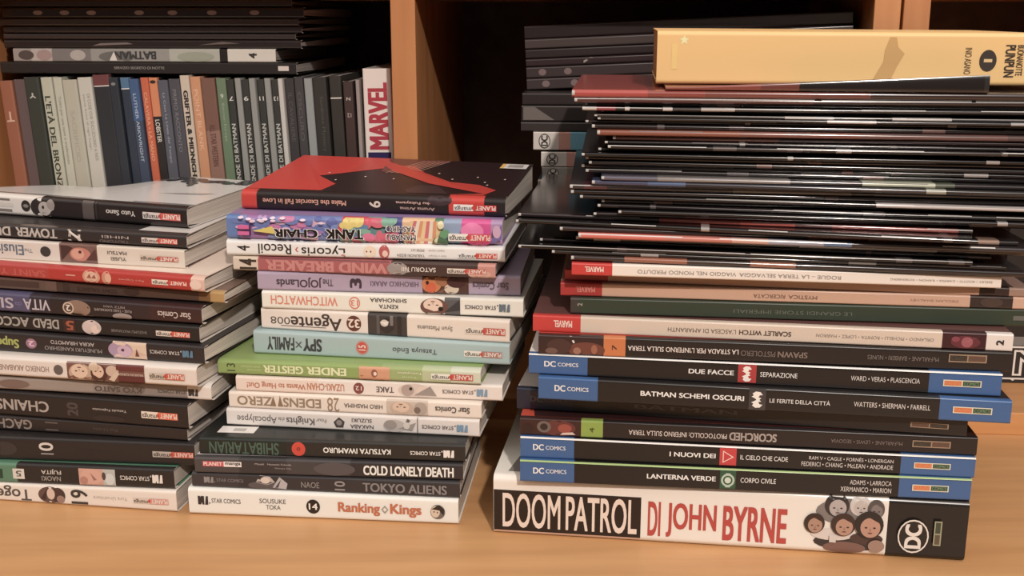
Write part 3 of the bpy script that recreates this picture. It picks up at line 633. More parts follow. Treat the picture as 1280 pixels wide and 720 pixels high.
BK((-16.77, 71.84, 17.39, 5.5, 13.91, 13.88, 15.17, 15.23), G, (322, 650.5), [(322, LIL)],
   [('T', 'JOJOLands', 346, 404, .2, .74, (84, 68, 82), 180, .03), ('T', 'The', 405, 418, .3, .66, (92, 76, 90), 180, .02), ('T', '3', 439, 454, .22, .74, (78, 62, 78), 90, .05), ('T', 'HIROHIKO ARAKI', 465, 525, .36, .62, (108, 92, 108), 180, .02), ('R', 530, 587, .02, .98, (92, 62, 54)),
    ('E', 541, .5, 12, .42, (196, 120, 70)), ('E', 540, .35, 7, .26, (206, 92, 54)), ('E', 556, .7, 10, .28, (160, 106, 72)), ('E', 566, .3, 9, .26, (206, 190, 170)), ('E', 572, .66, 12, .3, (84, 48, 52)), ('P', [(548, .1), (560, .4), (566, .05)], (120, 84, 66)), ('E', 536, .6, 2, .1, (70, 40, 34)),
    ('T', 'Star Comics', 592, 636, .32, .68, (100, 86, 102), 180, .025)],
   'lilac manga with dark title and orange-brown picture', D=.125)
BK((-18.39, 72.18, 17.55, 9.0, 15.16, 15.22, 16.13, 16.14), G, (292, 619.3), [(292, (206, 190, 172)), (324, (168, 90, 92)), (492, (84, 62, 58)), (598, (200, 140, 128))],
   [('T', '14', 300, 322, .12, .86, (72, 58, 50), 90, .05), ('T', 'WIND BREAKER', 334, 487, .08, .84, (196, 128, 126), 180, .06), ('R', 326, 490, .9, .98, (120, 62, 66)), ('E', 500, .5, 13, .46, (150, 140, 136)), ('P', [(490, .1), (500, .9), (516, .3)], (176, 168, 162)),
    ('T', 'SATORU NII', 505, 547, .34, .66, (212, 202, 194), 180, .02), ('E', 600, .3, 14, .3, (206, 160, 144))] + planet(561, 609, .3, .66, 180, (196, 96, 84), (214, 202, 190)),
   'red-pink manga with big pink title and beige numbered end', D=.125)
BK((-18.75, 72.16, 18.44, 7.0, 16.13, 16.14, 17.28, 17.19), G, (283.5, 631.2), [(283.5, (232, 226, 220))],
   [('T', '4', 297, 313, .34, .66, (52, 46, 44), 90, .02), ('T', 'Recoil', 324, 366, .2, .80, (58, 52, 50), 180, .01), ('T', '›', 371, 375, .36, .64, (190, 84, 70), 180, .01), ('T', 'Lycoris', 379, 434, .12, .82, (58, 52, 50), 180, .01), ('R', 429, 434, .22, .27, (190, 84, 70)),
    ('E', 465, .5, 8, .36, (226, 208, 184)), ('E', 463, .45, 4, .2, (234, 214, 200)), ('E', 461, .5, 1, .06, (150, 60, 54)), ('E', 466, .5, 1, .06, (150, 60, 54)), ('E', 483, .5, 6.5, .42, (178, 84, 84)), ('E', 484, .4, 3.5, .2, (226, 190, 176)),
    ('T', 'YASUNORI BIZEN', 499, 533, .26, .42, (130, 122, 118), 180, .01), ('T', 'SPIDER LILY', 516, 533, .6, .74, (140, 132, 128), 180, .01), ('T', 'testi e disegni', 538, 560, .3, .42, (150, 142, 138), 180, 0), ('T', 'soggetto originale', 538, 558, .62, .74, (150, 142, 138), 180, 0)]
   + planet(574, 622, .26, .58, 180, (204, 66, 52), (236, 230, 224)),
   'white manga with thin dark title and small blond and red heads', D=.125, bulge=.0016, r=.0028)
tk = []
r2 = random.Random(5)
for k in range(60):
    u = r2.uniform(300, 460); v = r2.uniform(.1, .95)
    tk.append(('E', u, v, r2.uniform(4, 11), r2.uniform(.08, .2), r2.choice([(150, 116, 172), (104, 120, 180), (196, 120, 168), (178, 150, 196), (120, 140, 192), (206, 170, 198), (92, 104, 168)])))
for k in range(34):
    u = r2.uniform(430, 500); v = r2.uniform(.05, .95)
    tk.append(('E', u, v, r2.uniform(4, 10), r2.uniform(.1, .3), r2.choice([(206, 70, 84), (214, 110, 150), (90, 130, 170), (214, 196, 110), (120, 168, 150), (206, 96, 120)])))
for k in range(9): tk.append(('P', [(506 + k * 5, .0), (511 + k * 5, .0), (522 + k * 4, .95), (516 + k * 4, .95)], [(224, 200, 150), (206, 110, 120), (226, 216, 200), (214, 150, 110)][k % 4]))
for k in range(8): tk.append(('E', r2.uniform(546, 562), r2.uniform(.1, .9), 4, .16, [(96, 150, 110), (70, 112, 84), (214, 206, 170)][k % 3]))
for k in range(12): tk.append(('E', r2.uniform(300, 420), r2.uniform(.76, .96), 3.5, .05, (222, 200, 220)))
tk += [('P', [(318, .4), (344, .62), (348, .3)], (206, 190, 90)), ('R', 300, 317, .22, .38, (206, 92, 156)), ('R', 300, 317, .48, .64, (206, 92, 156)), ('R', 314.5, 317, .22, .64, (80, 50, 90)), ('R', 300, 317, .42, .45, (80, 50, 90)),
       ('E', 592, .6, 14, .34, (224, 120, 176)), ('E', 600, .2, 14, .2, (196, 60, 120)), ('P', [(612, .1), (628, .9), (628, .3)], (110, 100, 160)), ('E', 622, .6, 5, .26, (196, 160, 190))]
BK((-18.69, 72.22, 18.18, 6.0, 17.28, 17.19, 18.87, 18.81), G, (283.5, 628), [(283.5, (92, 122, 178)), (300, (150, 110, 168)), (350, (112, 128, 184)), (430, (196, 70, 90)), (462, (104, 148, 150)), (484, (84, 86, 150)), (505, (218, 180, 140)), (545, (84, 130, 98)), (556, (140, 160, 190)), (578, (214, 80, 150)), (614, (170, 140, 180))],
   tk + [('T', 'CHAIR', 345, 402, .16, .54, (236, 232, 226), 180, .09), ('T', 'TANK', 410, 459, .14, .58, (236, 232, 226), 180, .10), ('T', 'CHAIR', 346, 401, .18, .52, (34, 28, 32), 180, .06), ('T', 'TANK', 411, 458, .16, .56, (34, 28, 32), 180, .06),
    ('T', 'MANABU', 486, 524, .16, .42, (232, 228, 222), 180, .09), ('T', 'YASHIRO', 486, 524, .5, .76, (232, 228, 222), 180, .09), ('T', 'MANABU', 487, 523, .18, .40, (40, 34, 50), 180, .02), ('T', 'YASHIRO', 487, 523, .52, .74, (40, 34, 50), 180, .02)] + planet(563, 615, .2, .5, 180, (206, 70, 84), (232, 224, 216)),
   'multicoloured purple, blue and pink manga with black outlined title', D=.13, bulge=.0012, r=.0025, top=(150, 120, 170))
RD = (198, 50, 40)
BK((-18.12, 74.33, 17.93, 9.5, 18.87, 18.81, 20.2, 20.1), G, (302.5, 631.5), [(302.5, RD), (322, (44, 34, 35)), (563, RD), (606, (40, 32, 34))],
   [('P', [(318, .94), (440, .94), (450, .5), (440, .06), (318, .06)], (58, 44, 42)), ('T', 'Make the Exorcist Fall in Love', 330, 436, .36, .62, (206, 150, 130), 180, .03), ('T', '9', 465, 479, .32, .66, (206, 190, 178), -90, .03),
    ('T', 'Masuku Fukayama', 498, 555, .54, .72, (206, 170, 160), 180, .02), ('T', 'Aruma Arima', 503, 546, .24, .4, (180, 150, 142), 180, .02), ('E', 552, .8, 15, .3, (72, 52, 60))] + planet(569, 621, .3, .62, 180, (190, 46, 40), (230, 220, 214)),
   'red and black manga with barcode on its cover, on top of the middle pile', D=.123, bulge=.0012, r=.0038, top=(52, 34, 36), rough=.42,
   warp=lambda a, d: .0085 * max(0, d) ** 1.3 * (1 - .25 * a),
   top_prints=[('P', [(303, 0), (400, 0), (405, .2), (368, .42), (395, .52), (440, 1), (303, 1)], RD), ('P', [(395, .52), (440, .70), (520, .3), (600, .05), (560, .0), (602, .0), (612, .16), (585, .30), (545, .36), (500, .60), (450, 1), (410, 1)], (188, 52, 42)),
               ('P', [(430, 1), (520, 1), (470, .55), (440, .6)], (110, 58, 50)), ('P', [(560, .0), (536, .22), (512, .24), (500, .10), (508, .0)], (74, 54, 60))]
              + [('P', [(448 + k * 7, .56), (449.5 + k * 7, .56), (482 + k * 7, .96), (480.5 + k * 7, .96)], (196, 150, 130)) for k in range(6)]
              + [('E', u, d_, 1.3, .012, (226, 200, 190)) for u, d_ in ((352, .34), (376, .5), (398, .3), (430, .42), (470, .38), (505, .48), (520, .58), (545, .42), (590, .36), (596, .28), (575, .5), (612, .46))]
              + [('R', 592, 628, .80, .94, (214, 210, 206)), ('R', 592, 597, .80, .94, (226, 180, 80))] + [('R', 602 + k * 2.3, 603.2 + k * 2.3, .83, .91, (92, 88, 86)) for k in range(9)])

# ================================================================== LEFT PILE
G = 'manga of the left pile'
WL = (214, 205, 196)
BK((-39.24, 70.16, 17.6, 8.5, 0, 0, 1.16, 1.52), G, (-88, 221.7), [(-88, (220, 210, 200))],
   [('T', 'Anki', -60, -18, .3, .9, (92, 84, 80), 180, .02), ('T', 'Togen', -12, 42, .12, .92, (92, 84, 80), 180, .02), ('E', 66, .5, 15, .44, (104, 78, 70)), ('E', 76, .5, 9, .4, (84, 62, 58)), ('E', 67, .56, 5, .3, (206, 182, 166)), ('P', [(54, .3), (64, .9), (60, .2)], (74, 56, 52)), ('E', 79, .3, 5, .2, (150, 120, 108)),
    ('T', '19', 92, 113, .12, .86, (72, 64, 60), 90, .02), ('T', 'Yura Urushibara', 120, 162, .42, .58, (176, 164, 154), 180, .0)] + planet(169, 212, .34, .6, 180, (206, 140, 128), (206, 190, 176)),
   'white manga with a grey serif title, bottom of the left pile', D=.125)
BK((-39.06, 70.18, 17.3, 8.0, 1.17, 1.53, 2.57, 2.91), G, (-87, 219), [(-87, (84, 128, 102)), (24, (50, 46, 45))],
   [('T', 'SHIBUYA', -70, -10, .24, .72, (44, 78, 60), 180, .05), ('T', 'E', -4, 6, .24, .72, (44, 78, 60), 180, .05), ('R', 19, 33.5, .24, .76, (206, 200, 192)), ('T', '5', 23, 30, .36, .66, (92, 100, 92), 180, .03), ('T', 'FUJITA', 55, 80, .54, .8, (200, 192, 186), 180, .02), ('T', 'NAOKI', 55, 79, .2, .44, (150, 142, 136), 180, .02),
    ('R', 102, 132, .06, .9, (198, 152, 136)), ('R', 132, 147, .06, .9, (176, 178, 172)), ('E', 118, .5, 14, .4, (206, 158, 142)), ('P', [(116, .7), (124, .35), (120, .3)], (150, 104, 94)), ('E', 108, .3, 5, .2, (176, 124, 110)), ('E', 140, .4, 6, .3, (196, 200, 198)), ('E', 133, .55, 2.5, .2, (92, 74, 70))]
   + star(153, 205, .30, .72, (200, 194, 188), (216, 210, 204)),
   'black manga with green end and a pink face, second in the left pile', D=.125, top=(84, 136, 108), paper=PAPER)
BK((-38.46, 70.55, 18.0, 7.5, 2.61, 2.97, 4.31, 4.51), G, (-76, 244.5), [(-76, (50, 45, 45))],
   [('E', 8, .5, 16, .3, (66, 60, 60)), ('E', -20, .5, 24, .4, (62, 56, 55)), ('T', '0', 52, 70, .46, .82, (206, 198, 192), 90, .02), ('R', 54, 70, .3, .36, (150, 142, 138)), ('T', 'Gege Akutami', 100, 145, .4, .6, (66, 60, 58), 180, .0)] + planet(193, 243, .36, .62, 180, (206, 92, 76), (190, 180, 172), dim=.92),
   'all black manga with a single pale zero, third in the left pile', D=.12)
BK((-38.34, 71.81, 17.5, 10.5, 4.33, 4.52, 5.42, 5.43), G, (-66, 235), [(-66, (54, 46, 45))],
   [('T', 'GACHIAKUTA', -60, 43, .18, .84, (140, 128, 122), 180, .03), ('T', '11', 60, 76, .2, .8, (104, 92, 88), 90, .0), ('T', 'Kei Urana', 120, 150, .4, .6, (92, 82, 78), 180, 0)],
   'dark brown-black manga in shade with a grey title, fourth in the left pile', D=.12, top=(150, 142, 136))
BK((-38.08, 71.89, 17.5, 11.5, 5.42, 5.43, 7.18, 7.11), G, (-63, 236.5), [(-63, (48, 42, 42))],
   [('T', 'CHAINSAW', -35, 65, .26, .70, (166, 156, 150), 180, .03), ('T', '20', 88, 102, .2, .76, (84, 76, 74), 90, .05), ('T', 'Tatsuki Fujimoto', 120, 162, .50, .62, (176, 166, 160), 180, .02), ('E', 140, .2, 20, .14, (58, 50, 49))] + planet(180, 224, .34, .62, 180, (212, 98, 66), (220, 206, 190)),
   'black manga with pale narrow capitals and an orange label, fifth in the left pile', D=.12)
BK((-37.29, 71.58, 18.0, 8.5, 7.2, 7.13, 8.18, 8.32), G, (-54, 265), [(-54, (150, 138, 130)), (120, (140, 128, 122)), (236, (216, 210, 204))],  # grey-beige bands paint in the shade, white band the lit end
   [('E', 20, .5, 20, .3, (120, 98, 90)), ('E', 160, .5, 24, .4, (120, 108, 102)), ('T', 'KYO SAITO', 122, 180, .3, .62, (92, 80, 76), 180, .03)] + star(200, 249, .3, .7, (92, 82, 78), (72, 66, 64)),
   'manga with grey-beige painted shade and its lit end painted white, sixth in the left pile', D=.12, bulge=.0022, r=.003, top=(200, 194, 188))
hk = [('R', 88, 184, .04, .92, (120, 78, 68))] + face(105, 13, (214, 186, 162), (186, 160, 136), .46, .4, False) + face(128, 9, (214, 180, 156), (92, 56, 52), .5, .38, False) + [('E', 145, .6, 8, .26, (196, 170, 150)), ('R', 152, 184, .08, .4, (104, 48, 46)), ('R', 150, 184, .66, .9, (112, 52, 50)), ('E', 122, .75, 6, .2, (200, 176, 150)),
      ('T', 'MASAKUNI IGARASHI', 152, 183, .42, .54, (206, 180, 164), 180, .01), ('P', [(140, .2), (150, .6), (154, .5), (146, .1)], (206, 184, 164))]
BK((-37.25, 71.52, 17.5, 11.5, 8.2, 8.34, 9.65, 9.8), G, (-57, 247), [(-57, (216, 206, 198))],
   [('T', "HONEKO AKABANE'S BODYGUARDS", -52, 65, .34, .62, (150, 124, 114), 180, .02), ('E', 77, .5, 6, .24, (104, 94, 90))] + hk + planet(190, 233, .36, .64, 180, (196, 92, 70), (196, 180, 164)),
   'white manga with brown group portrait, seventh in the left pile', D=.12, bulge=.0018, r=.003)
BK((-36.98, 72.51, 17.8, 13.0, 9.67, 9.82, 11.09, 11.0), G, (-46, 256.5), [(-46, (56, 49, 50))],
   [('T', 'Ball', -40, -12, .3, .8, (156, 164, 84), 180, .05), ('T', 'Super', -8, 27, .2, .8, (156, 164, 84), 180, .05), ('E', 43, .5, 7, .26, (150, 110, 130)), ('T', '2', 39, 47, .36, .64, (214, 176, 196), 180, .04), ('T', 'AKIRA HIRAMOTO', 68, 123, .56, .76, (176, 166, 164), 180, .02), ('T', 'MUNEYUKI KANESHIRO', 60, 132, .24, .44, (150, 142, 140), 180, .01),
    ('R', 146, 187, .05, .95, (212, 186, 164)), ('E', 155, .5, 15, .44, (166, 138, 166)), ('E', 160, .45, 9, .3, (196, 164, 184)), ('P', [(164, .1), (172, .55), (187, .3), (187, .05)], (206, 172, 150)), ('P', [(173, .2), (175, .62), (178, .2)], (110, 64, 56)), ('E', 158, .5, 2, .08, (92, 60, 84))]
   + star(191, 243, .34, .72, (190, 182, 178), (84, 122, 150)),
   'black manga with a purple-haired drawn face, in the left pile', D=.12)
BK((-37.12, 72.88, 17.5, 12.5, 11.11, 11.02, 12.32, 12.19), G, (-48, 250.2), [(-48, (48, 43, 43))],
   [('T', 'ACCOUNT', -38, 40, .26, .80, (160, 154, 148), 180, .04), ('T', 'DEAD', 45, 78, .26, .80, (160, 154, 148), 180, .04), ('R', 84, 99, .14, .9, (74, 46, 42)), ('T', '5', 87, 97, .26, .8, (160, 82, 58), 180, .04), ('E', 119, .5, 12, .42, (200, 182, 178)), ('E', 123, .4, 5, .24, (220, 196, 184)), ('P', [(124, .8), (131, .5), (126, .4)], (190, 176, 172)),
    ('T', 'SHIZUMU WATANABE', 143, 187, .34, .5, (130, 122, 118), 180, .01)] + planet(198, 239, .3, .6, 180, (210, 88, 66), (214, 200, 188)),
   'black manga with pale title and a white-haired head, in the left pile', D=.12, top=(228, 214, 204), bulge=.0012, r=.002)
BK((-36.99, 72.68, 17.5, 11.5, 12.34, 12.21, 13.78, 13.44), G, (-51, 253), [(-51, (84, 80, 112)), (40, (62, 54, 66)), (66, (54, 44, 46)), (150, (62, 46, 48)), (190, (74, 46, 46))],
   [('T', 'SLIME', -42, 19, .24, .76, (176, 166, 178), 180, .02), ('T', 'da', 21, 30, .36, .58, (120, 108, 150), 180, .01), ('T', 'VITA', 32, 66, .24, .78, (186, 176, 186), 180, .02), ('E', 100, .46, 17, .42, (140, 112, 96)), ('E', 89, .46, 7, .3, (196, 176, 158)), ('E', 89, .46, 5.4, .23, (96, 74, 66)), ('T', '2', 86, 92, .3, .62, (214, 200, 186), 180, .03), ('P', [(106, .1), (114, .6), (120, .1)], (84, 50, 46)),
    ('T', 'FUSE • TAIKI KAWAKAMI', 122, 168, .42, .56, (166, 152, 146), 180, .01), ('T', 'MITZ VAH', 134, 160, .62, .74, (150, 138, 134), 180, .01), ('E', 156, .2, 12, .18, (150, 138, 134)), ('T', 'Star Comics', 200, 240, .3, .64, (196, 180, 172), 180, .025)],
   'purple to brown manga with a pale serif title, in the left pile', D=.12, bulge=.0016, r=.0028)
BK((-36.22, 72.97, 18.0, 10.0, 13.80, 13.46, 14.71, 14.25), G, (-36, 281), [(-36, (104, 82, 74)), (60, (84, 64, 58)), (160, (92, 66, 56)), (250, (120, 86, 50)), (264, (176, 140, 84))],  # gold end bands paint the light on the corner
   [('R', 0, 52, .3, .76, (84, 62, 58)), ('R', 60, 74, .1, .9, (110, 84, 76)), ('R', 82, 90, .1, .9, (72, 54, 50)), ('T', 'TONY VALENTE', 100, 150, .3, .6, (66, 48, 44), 180, .02), ('E', 168, .5, 10, .3, (70, 50, 46))],
   'brown manga with a lit corner painted golden, set back under the red one in the left pile', D=.118, top=(120, 96, 84), bulge=.0016)
BK((-36.98, 72.99, 17.8, 12.0, 14.75, 14.30, 15.76, 15.36), G, (-53, 256.3), [(-53, (176, 58, 54)), (64, (178, 46, 40)), (240, (214, 176, 160))],
   [('T', 'SAINT YOUNG', -45, 60, .2, .66, (190, 84, 76), 180, .03), ('R', 86, 98, .46, .54, (214, 150, 136)), ('E', 118, .5, 11, .46, (200, 146, 122)), ('E', 118, .5, 8, .34, (214, 172, 148)), ('P', [(112, .4), (116, .7), (118, .4), (122, .66), (124, .4)], (150, 84, 70)), ('E', 137, .5, 6, .42, (196, 134, 110)), ('E', 139, .5, 4, .3, (214, 166, 140)), ('T', 'Ryo Ogawa', 152, 183, .42, .56, (214, 140, 126), 180, .01), ('E', 246, .5, 7, .3, (222, 196, 182))]
   + planet(193, 236, .34, .66, 180, (200, 70, 56), (226, 206, 192)),
   'bright red manga with two small faces, in the left pile', D=.12, top=(228, 206, 192), bulge=.0016, r=.0028)
BK((-38.71, 73.96, 17.5, 8.0, 15.80, 15.40, 17.15, 16.63), G, (-79, 231.5), [(-79, (208, 198, 190)), (77, (120, 88, 80)), (124, (208, 196, 182))],
   [('T', 'Samurai', -66, -16, .2, .74, (92, 108, 126), 180, .02), ('T', 'Elusive', -12, 32, .26, .80, (92, 108, 126), 180, .02), ('T', 'The', 33, 43, .42, .62, (120, 128, 136), 180, .01), ('E', 59.5, .52, 6.6, .27, (72, 66, 66)), ('E', 103, .48, 13, .36, (190, 120, 106)), ('E', 100, .5, 8, .28, (206, 150, 130)), ('P', [(79, .1), (94, .8), (88, .9), (79, .9)], (84, 56, 54)), ('P', [(110, .2), (122, .8), (124, .2)], (96, 60, 56)), ('E', 103, .6, 2, .08, (92, 44, 42)),
    ('T', 'MATSUI', 137, 161, .58, .76, (104, 92, 86), 180, .02), ('T', 'YUSEI', 141, 160, .26, .44, (104, 92, 86), 180, .02)] + planet(177, 224, .36, .62, 180, (184, 84, 70), (196, 178, 160)),
   'beige manga with blue-grey title and brown picture block, in the left pile', D=.12, r=.001, bulge=.0002)
BK((-38.54, 74.33, 17.5, 8.5, 17.17, 16.66, 18.155, 17.635), G, (-75, 234), [(-75, (60, 53, 53))],
   [('T', 'DUNGEON', -62, 15, .2, .84, (180, 172, 166), 180, .04), ('T', 'TOWER', 22, 74, .2, .84, (180, 172, 166), 180, .04), ('T', 'N', 87, 104, .1, .9, (206, 198, 192), 0, .05), ('T', 'TSUTOMU', 127, 163, .16, .34, (120, 110, 108), 180, .0), ('T', 'NIHEI', 130, 163, .46, .64, (176, 166, 162), 180, .0), ('E', 50, .96, 24, .05, (110, 100, 96))] + planet(179, 223, .30, .66, 180, (204, 92, 80), (206, 196, 190)),
   'black manga with square pale capitals, second from the top of the left pile', D=.118, top=(206, 200, 196), bulge=.0018, r=.0028, top_prints=[('P', [(-70, 0), (170, 0), (190, 1), (-70, 1)], (60, 54, 54))])
BK((-38.83, 77.19, 17.6, 12.0, 18.20, 17.69, 19.77, 19.14), G, (-57, 235.5), [(-57, (212, 206, 200)), (56, (52, 44, 44))],
   [('R', -50, 16, .70, .80, (120, 112, 108)), ('R', -50, 18, .2, .32, (120, 112, 108)), ('R', -50, 20, .42, .6, (200, 194, 188)), ('E', 36, .52, 5.8, .26, (62, 56, 55)), ('E', 36, .52, 3.4, .08, (130, 124, 120)), ('E', 57, .5, 15, .46, (62, 54, 54)), ('E', 60, .46, 8, .32, (176, 166, 162)), ('E', 68, .66, 5, .24, (150, 140, 136)), ('P', [(64, .3), (72, .5), (66, .1)], (206, 196, 190)), ('E', 58, .52, 1.6, .08, (70, 60, 60)),
    ('R', 108, 122, .04, .96, (96, 86, 85)), ('R', 124, 126, .04, .96, (66, 58, 58)), ('T', 'Yuto Sano', 137, 173, .40, .64, (206, 198, 194), 180, .025)] + planet(182, 228, .34, .66, 180, (204, 92, 86), (206, 196, 192)),
   'black spined manga with glossy white cover, on top of the left pile', D=.122, r=.0034, bulge=.0012, top=(212, 210, 208), rough=.22,
   warp=lambda a, d: -.0142 * min(1, max(0, (.64 - a) / .42)) * max(0, d) ** 1.1,
   top_prints=[('P', [(-57, .0), (236, .0), (236, .035), (-57, .035)], (128, 122, 118)), *[('E', u, d_, ru, rd, (70, 70, 76)) for u, d_, ru, rd in ((112, .90, 12, .05), (126, .85, 9, .05), (140, .90, 14, .05), (152, .80, 10, .05), (163, .74, 7, .05), (158, .88, 12, .06), (176, .84, 12, .05), (190, .86, 12, .05), (203, .83, 8, .05), (132, .94, 16, .03), (168, .66, 3, .04))],
               ('R', 212, 230, .80, .985, (62, 60, 64)), ('P', [(160, .3), (210, .36), (226, .42), (200, .4)], (190, 186, 184))])

# ================================================================== BOOKCASE, LEFT COMPARTMENT: standing row
def stand(xl, lean, w_, h, front, bands, prints, label, top_col=None, **kw):
    """standing book: left foot at bookcase-local x = xl; u runs downwards, v to the right"""
    name = kw.pop('name', 'comic_paperback')
    a = math.radians(lean)
    foot = Vector((xl, front, .0182))
    # local axes: u dir down = (sin a,0,-cos a), v dir = (cos a,0,sin a)
    ud = Vector((math.sin(a), 0, -math.cos(a))); vd = Vector((math.cos(a), 0, math.sin(a)))
    org = foot - ud * h
    R = Matrix(((ud.x, 0, vd.x), (0, 1, 0), (ud.z, 0, vd.z))).to_4x4()
    M = BC @ Matrix.Translation(org) @ R
    return make_book(name, M, h, (0, 0), (w_, w_), (0, 300), bands, prints, D=kw.pop('D', .168), label=label, group='books standing in the left compartment',
                     r=kw.pop('r', .001), bulge=.0003, paper=PAPER_V, **kw)
# width (mm), height, base colour, more
gp = (176, 178, 160)
ROW = [
 (12.0, .255, [(0, (150, 92, 66))], [('T', 'T', 30, 40, .2, .8, (206, 170, 150), -90, .03)], 'brown-orange standing book at the far left of the shelf'),
 (11.5, .256, [(0, (104, 86, 88))], [], 'purple-grey standing book, second from the left on the shelf'),
 (14.0, .258, [(0, (62, 68, 62))], [('T', 'Y', 15, 20, .25, .7, (176, 176, 170), -90, .03)], 'dark green standing book with a small pale letter'),
 (10.5, .258, [(0, gp)], [('T', "L'ETÀ DEL BRONZO", 18, 116, .2, .82, (70, 72, 64), 0, .03)], 'pale green standing book with dark capitals running down its spine'),
 (8.0, .258, [(0, (180, 182, 166))], [('T', 'Tutto per una nave e tradimento', 18, 84, .3, .7, (120, 122, 110), 0, 0)], 'narrow pale green standing book with fine lettering'),
 (13.5, .256, [(0, (172, 170, 154))], [('T', 'SACRIFICIO', 30, 80, .3, .6, (156, 154, 140), 0, 0)], 'plain pale grey standing book beside the off-white lettered one'),
 (13.0, .258, [(0, (186, 184, 174))], [('T', 'DI COSE CHE SUCCEDONO A NOI', 16, 80, .56, .78, (140, 138, 130), 0, 0), ('T', 'storie brevi di ogni luogo', 16, 70, .24, .42, (140, 138, 130), 0, 0)], 'off-white standing book with two rows of fine lettering'),
 (15.5, .260, [(0, (110, 58, 60)), (11, (50, 52, 58))], [('R', 10.2, 11.2, .05, .95, (206, 200, 196))], 'dark navy standing book with a maroon head'),
 (8.5, .258, [(0, (50, 56, 66))], [('E', 6, .5, 1.5, .25, (120, 122, 124))], 'plain navy standing book between two blue ones'),
 (8.5, .258, [(0, (74, 112, 146)), (11, (54, 64, 82))], [('R', 10.2, 11.2, .05, .95, (206, 206, 206))], 'navy standing book with a light blue head'),
 (9.0, .257, [(0, (58, 88, 130)), (40, (62, 76, 100))], [('T', 'LUTHER ARKWRIGHT', 14, 80, .34, .66, (170, 180, 196), 0, .01)], 'blue standing book with pale lettering'),
 (7.5, .258, [(0, (196, 92, 56))], [('T', 'CALAVERA • LA MANO', 14, 80, .3, .7, (226, 160, 120), 0, .01)], 'red-orange standing book right of the blue lettered one'),
 (8.0, .258, [(0, (206, 124, 80)), (37, (48, 42, 42))], [('E', 4, .5, 1.6, .34, (58, 42, 38)), ('T', 'LOBSTER', 40, 62, .25, .75, (206, 200, 190), 0, .02)], 'orange standing book with a black lower half'),
 (9.5, .256, [(0, (88, 90, 102))], [('T', 'La Casa La Linea del Tempo', 12, 80, .34, .64, (150, 156, 168), 0, .01)], 'grey-blue standing book with pale script'),
 (10.5, .257, [(0, (84, 82, 90))], [('T', 'PRIMO RACCONTO', 10, 70, .3, .6, (124, 122, 128), 0, 0)], 'dark grey standing book beside the black lettered one'),
 (8.5, .260, [(0, (196, 180, 162))], [('T', 'GRIFTER & MIDNIGHTER', 14, 112, .25, .75, (56, 48, 46), 0, .06)], 'cream standing book with bold black lettering'),
 (9.5, .259, [(0, (198, 138, 98))], [('T', 'POINT BLANK', 12, 70, .3, .7, (222, 176, 140), 0, 0)], 'tan-orange standing book right of the bold lettered cream one'),
 (13.0, .258, [(0, (118, 82, 68)), (50, (140, 104, 90))], [('T', 'ALL STAR WESTERN', 44, 84, .3, .7, (104, 62, 54), 0, .02)], 'brown standing book in the shelf row'),
 (9.0, .258, [(0, (100, 122, 94))], [('T', '6', 15, 19, .35, .65, (190, 196, 180), -90, .02), ('T', 'Batman Europa', 24, 60, .35, .65, (150, 166, 140), 0, 0)], 'green standing book with a pale digit'),
]
dkb = (62, 62, 58); gyb = (140, 142, 138)
for nn, c in ((7, dkb), (8, gyb), (9, dkb), (10, gyb), (11, dkb), (12, gyb), (13, dkb), (14, (190, 188, 182))):
    if nn % 2: ROW.append((6.6, .257, [(0, c)], [('T', str(nn), 16, 20, .2, .8, (206, 204, 198), -90, .02), ('T', 'LEGGENDE DI BATMAN', 42, 116, .2, .76, (180, 180, 174), 180, .03)], 'black standing book numbered %d with pale capitals' % nn))
    else: ROW.append((5.6 if nn < 14 else 4.4, .258, [(0, c)], [], 'narrow %s standing book just right of the black one numbered %d' % ('grey' if nn < 14 else 'white', nn - 1)))
ROW += [
 (8.5, .258, [(0, (66, 62, 64))], [('T', 'IL CAVALIERE', 14, 60, .3, .7, (96, 92, 94), 0, 0)], 'charcoal standing book right of the narrow white one'),
 (8.0, .259, [(0, (74, 72, 74))], [('T', 'OSCURO', 14, 60, .3, .7, (100, 98, 100), 0, 0)], 'charcoal standing book left of the wider grey one'),
 (7.5, .258, [(0, (140, 146, 146))], [], 'grey standing book between charcoal and black ones'),
 (12.5, .259, [(0, (56, 54, 50))], [('T', 'Sandman Mystery', 18, 70, .4, .7, (92, 90, 84), 0, 0)], 'black standing book right of the grey one'),
 (11.0, .260, [(0, (60, 56, 50))], [('R', 20, 21.2, .05, .95, (206, 200, 190))], 'black standing book with one pale stripe'),
 (9.0, .256, [(0, (74, 56, 52))], [('T', 'N', 15, 18, .3, .7, (190, 180, 172), -90, .02), ('T', '12', 30, 34, .3, .7, (170, 160, 152), -90, .02)], 'dark brown standing book left of the white and red one'),
 (3.6, .257, [(0, (150, 140, 136))], [], 'very thin grey standing book beside the white and red one'),
]
FR = .030
X0, X1 = -.3225, -.0350
lean = lambda i: 3.2 - .9 * i / 30 if i <= 30 else 2.3 - .32 * (i - 30)
raw = sum(q[0] / 1000 / math.cos(math.radians(lean(i))) for i, q in enumerate(ROW))
SC = (X1 - X0 - .0003 * len(ROW)) / raw
x = X0; ztop = 0
for i, (wmm, h, bands, prints, lab) in enumerate(ROW):
    ln = lean(i); wd = wmm / 1000 * SC; h -= .0088
    stand(x, ln, wd * .985, h, FR + rnd.uniform(-.002, .003), bands, prints, lab, top=bands[-1][1], rough=.5)
    ztop = max(ztop, .0182 + h * math.cos(math.radians(ln)) + wd * math.sin(math.radians(ln)))
    x += wd / math.cos(math.radians(ln)) + .0003
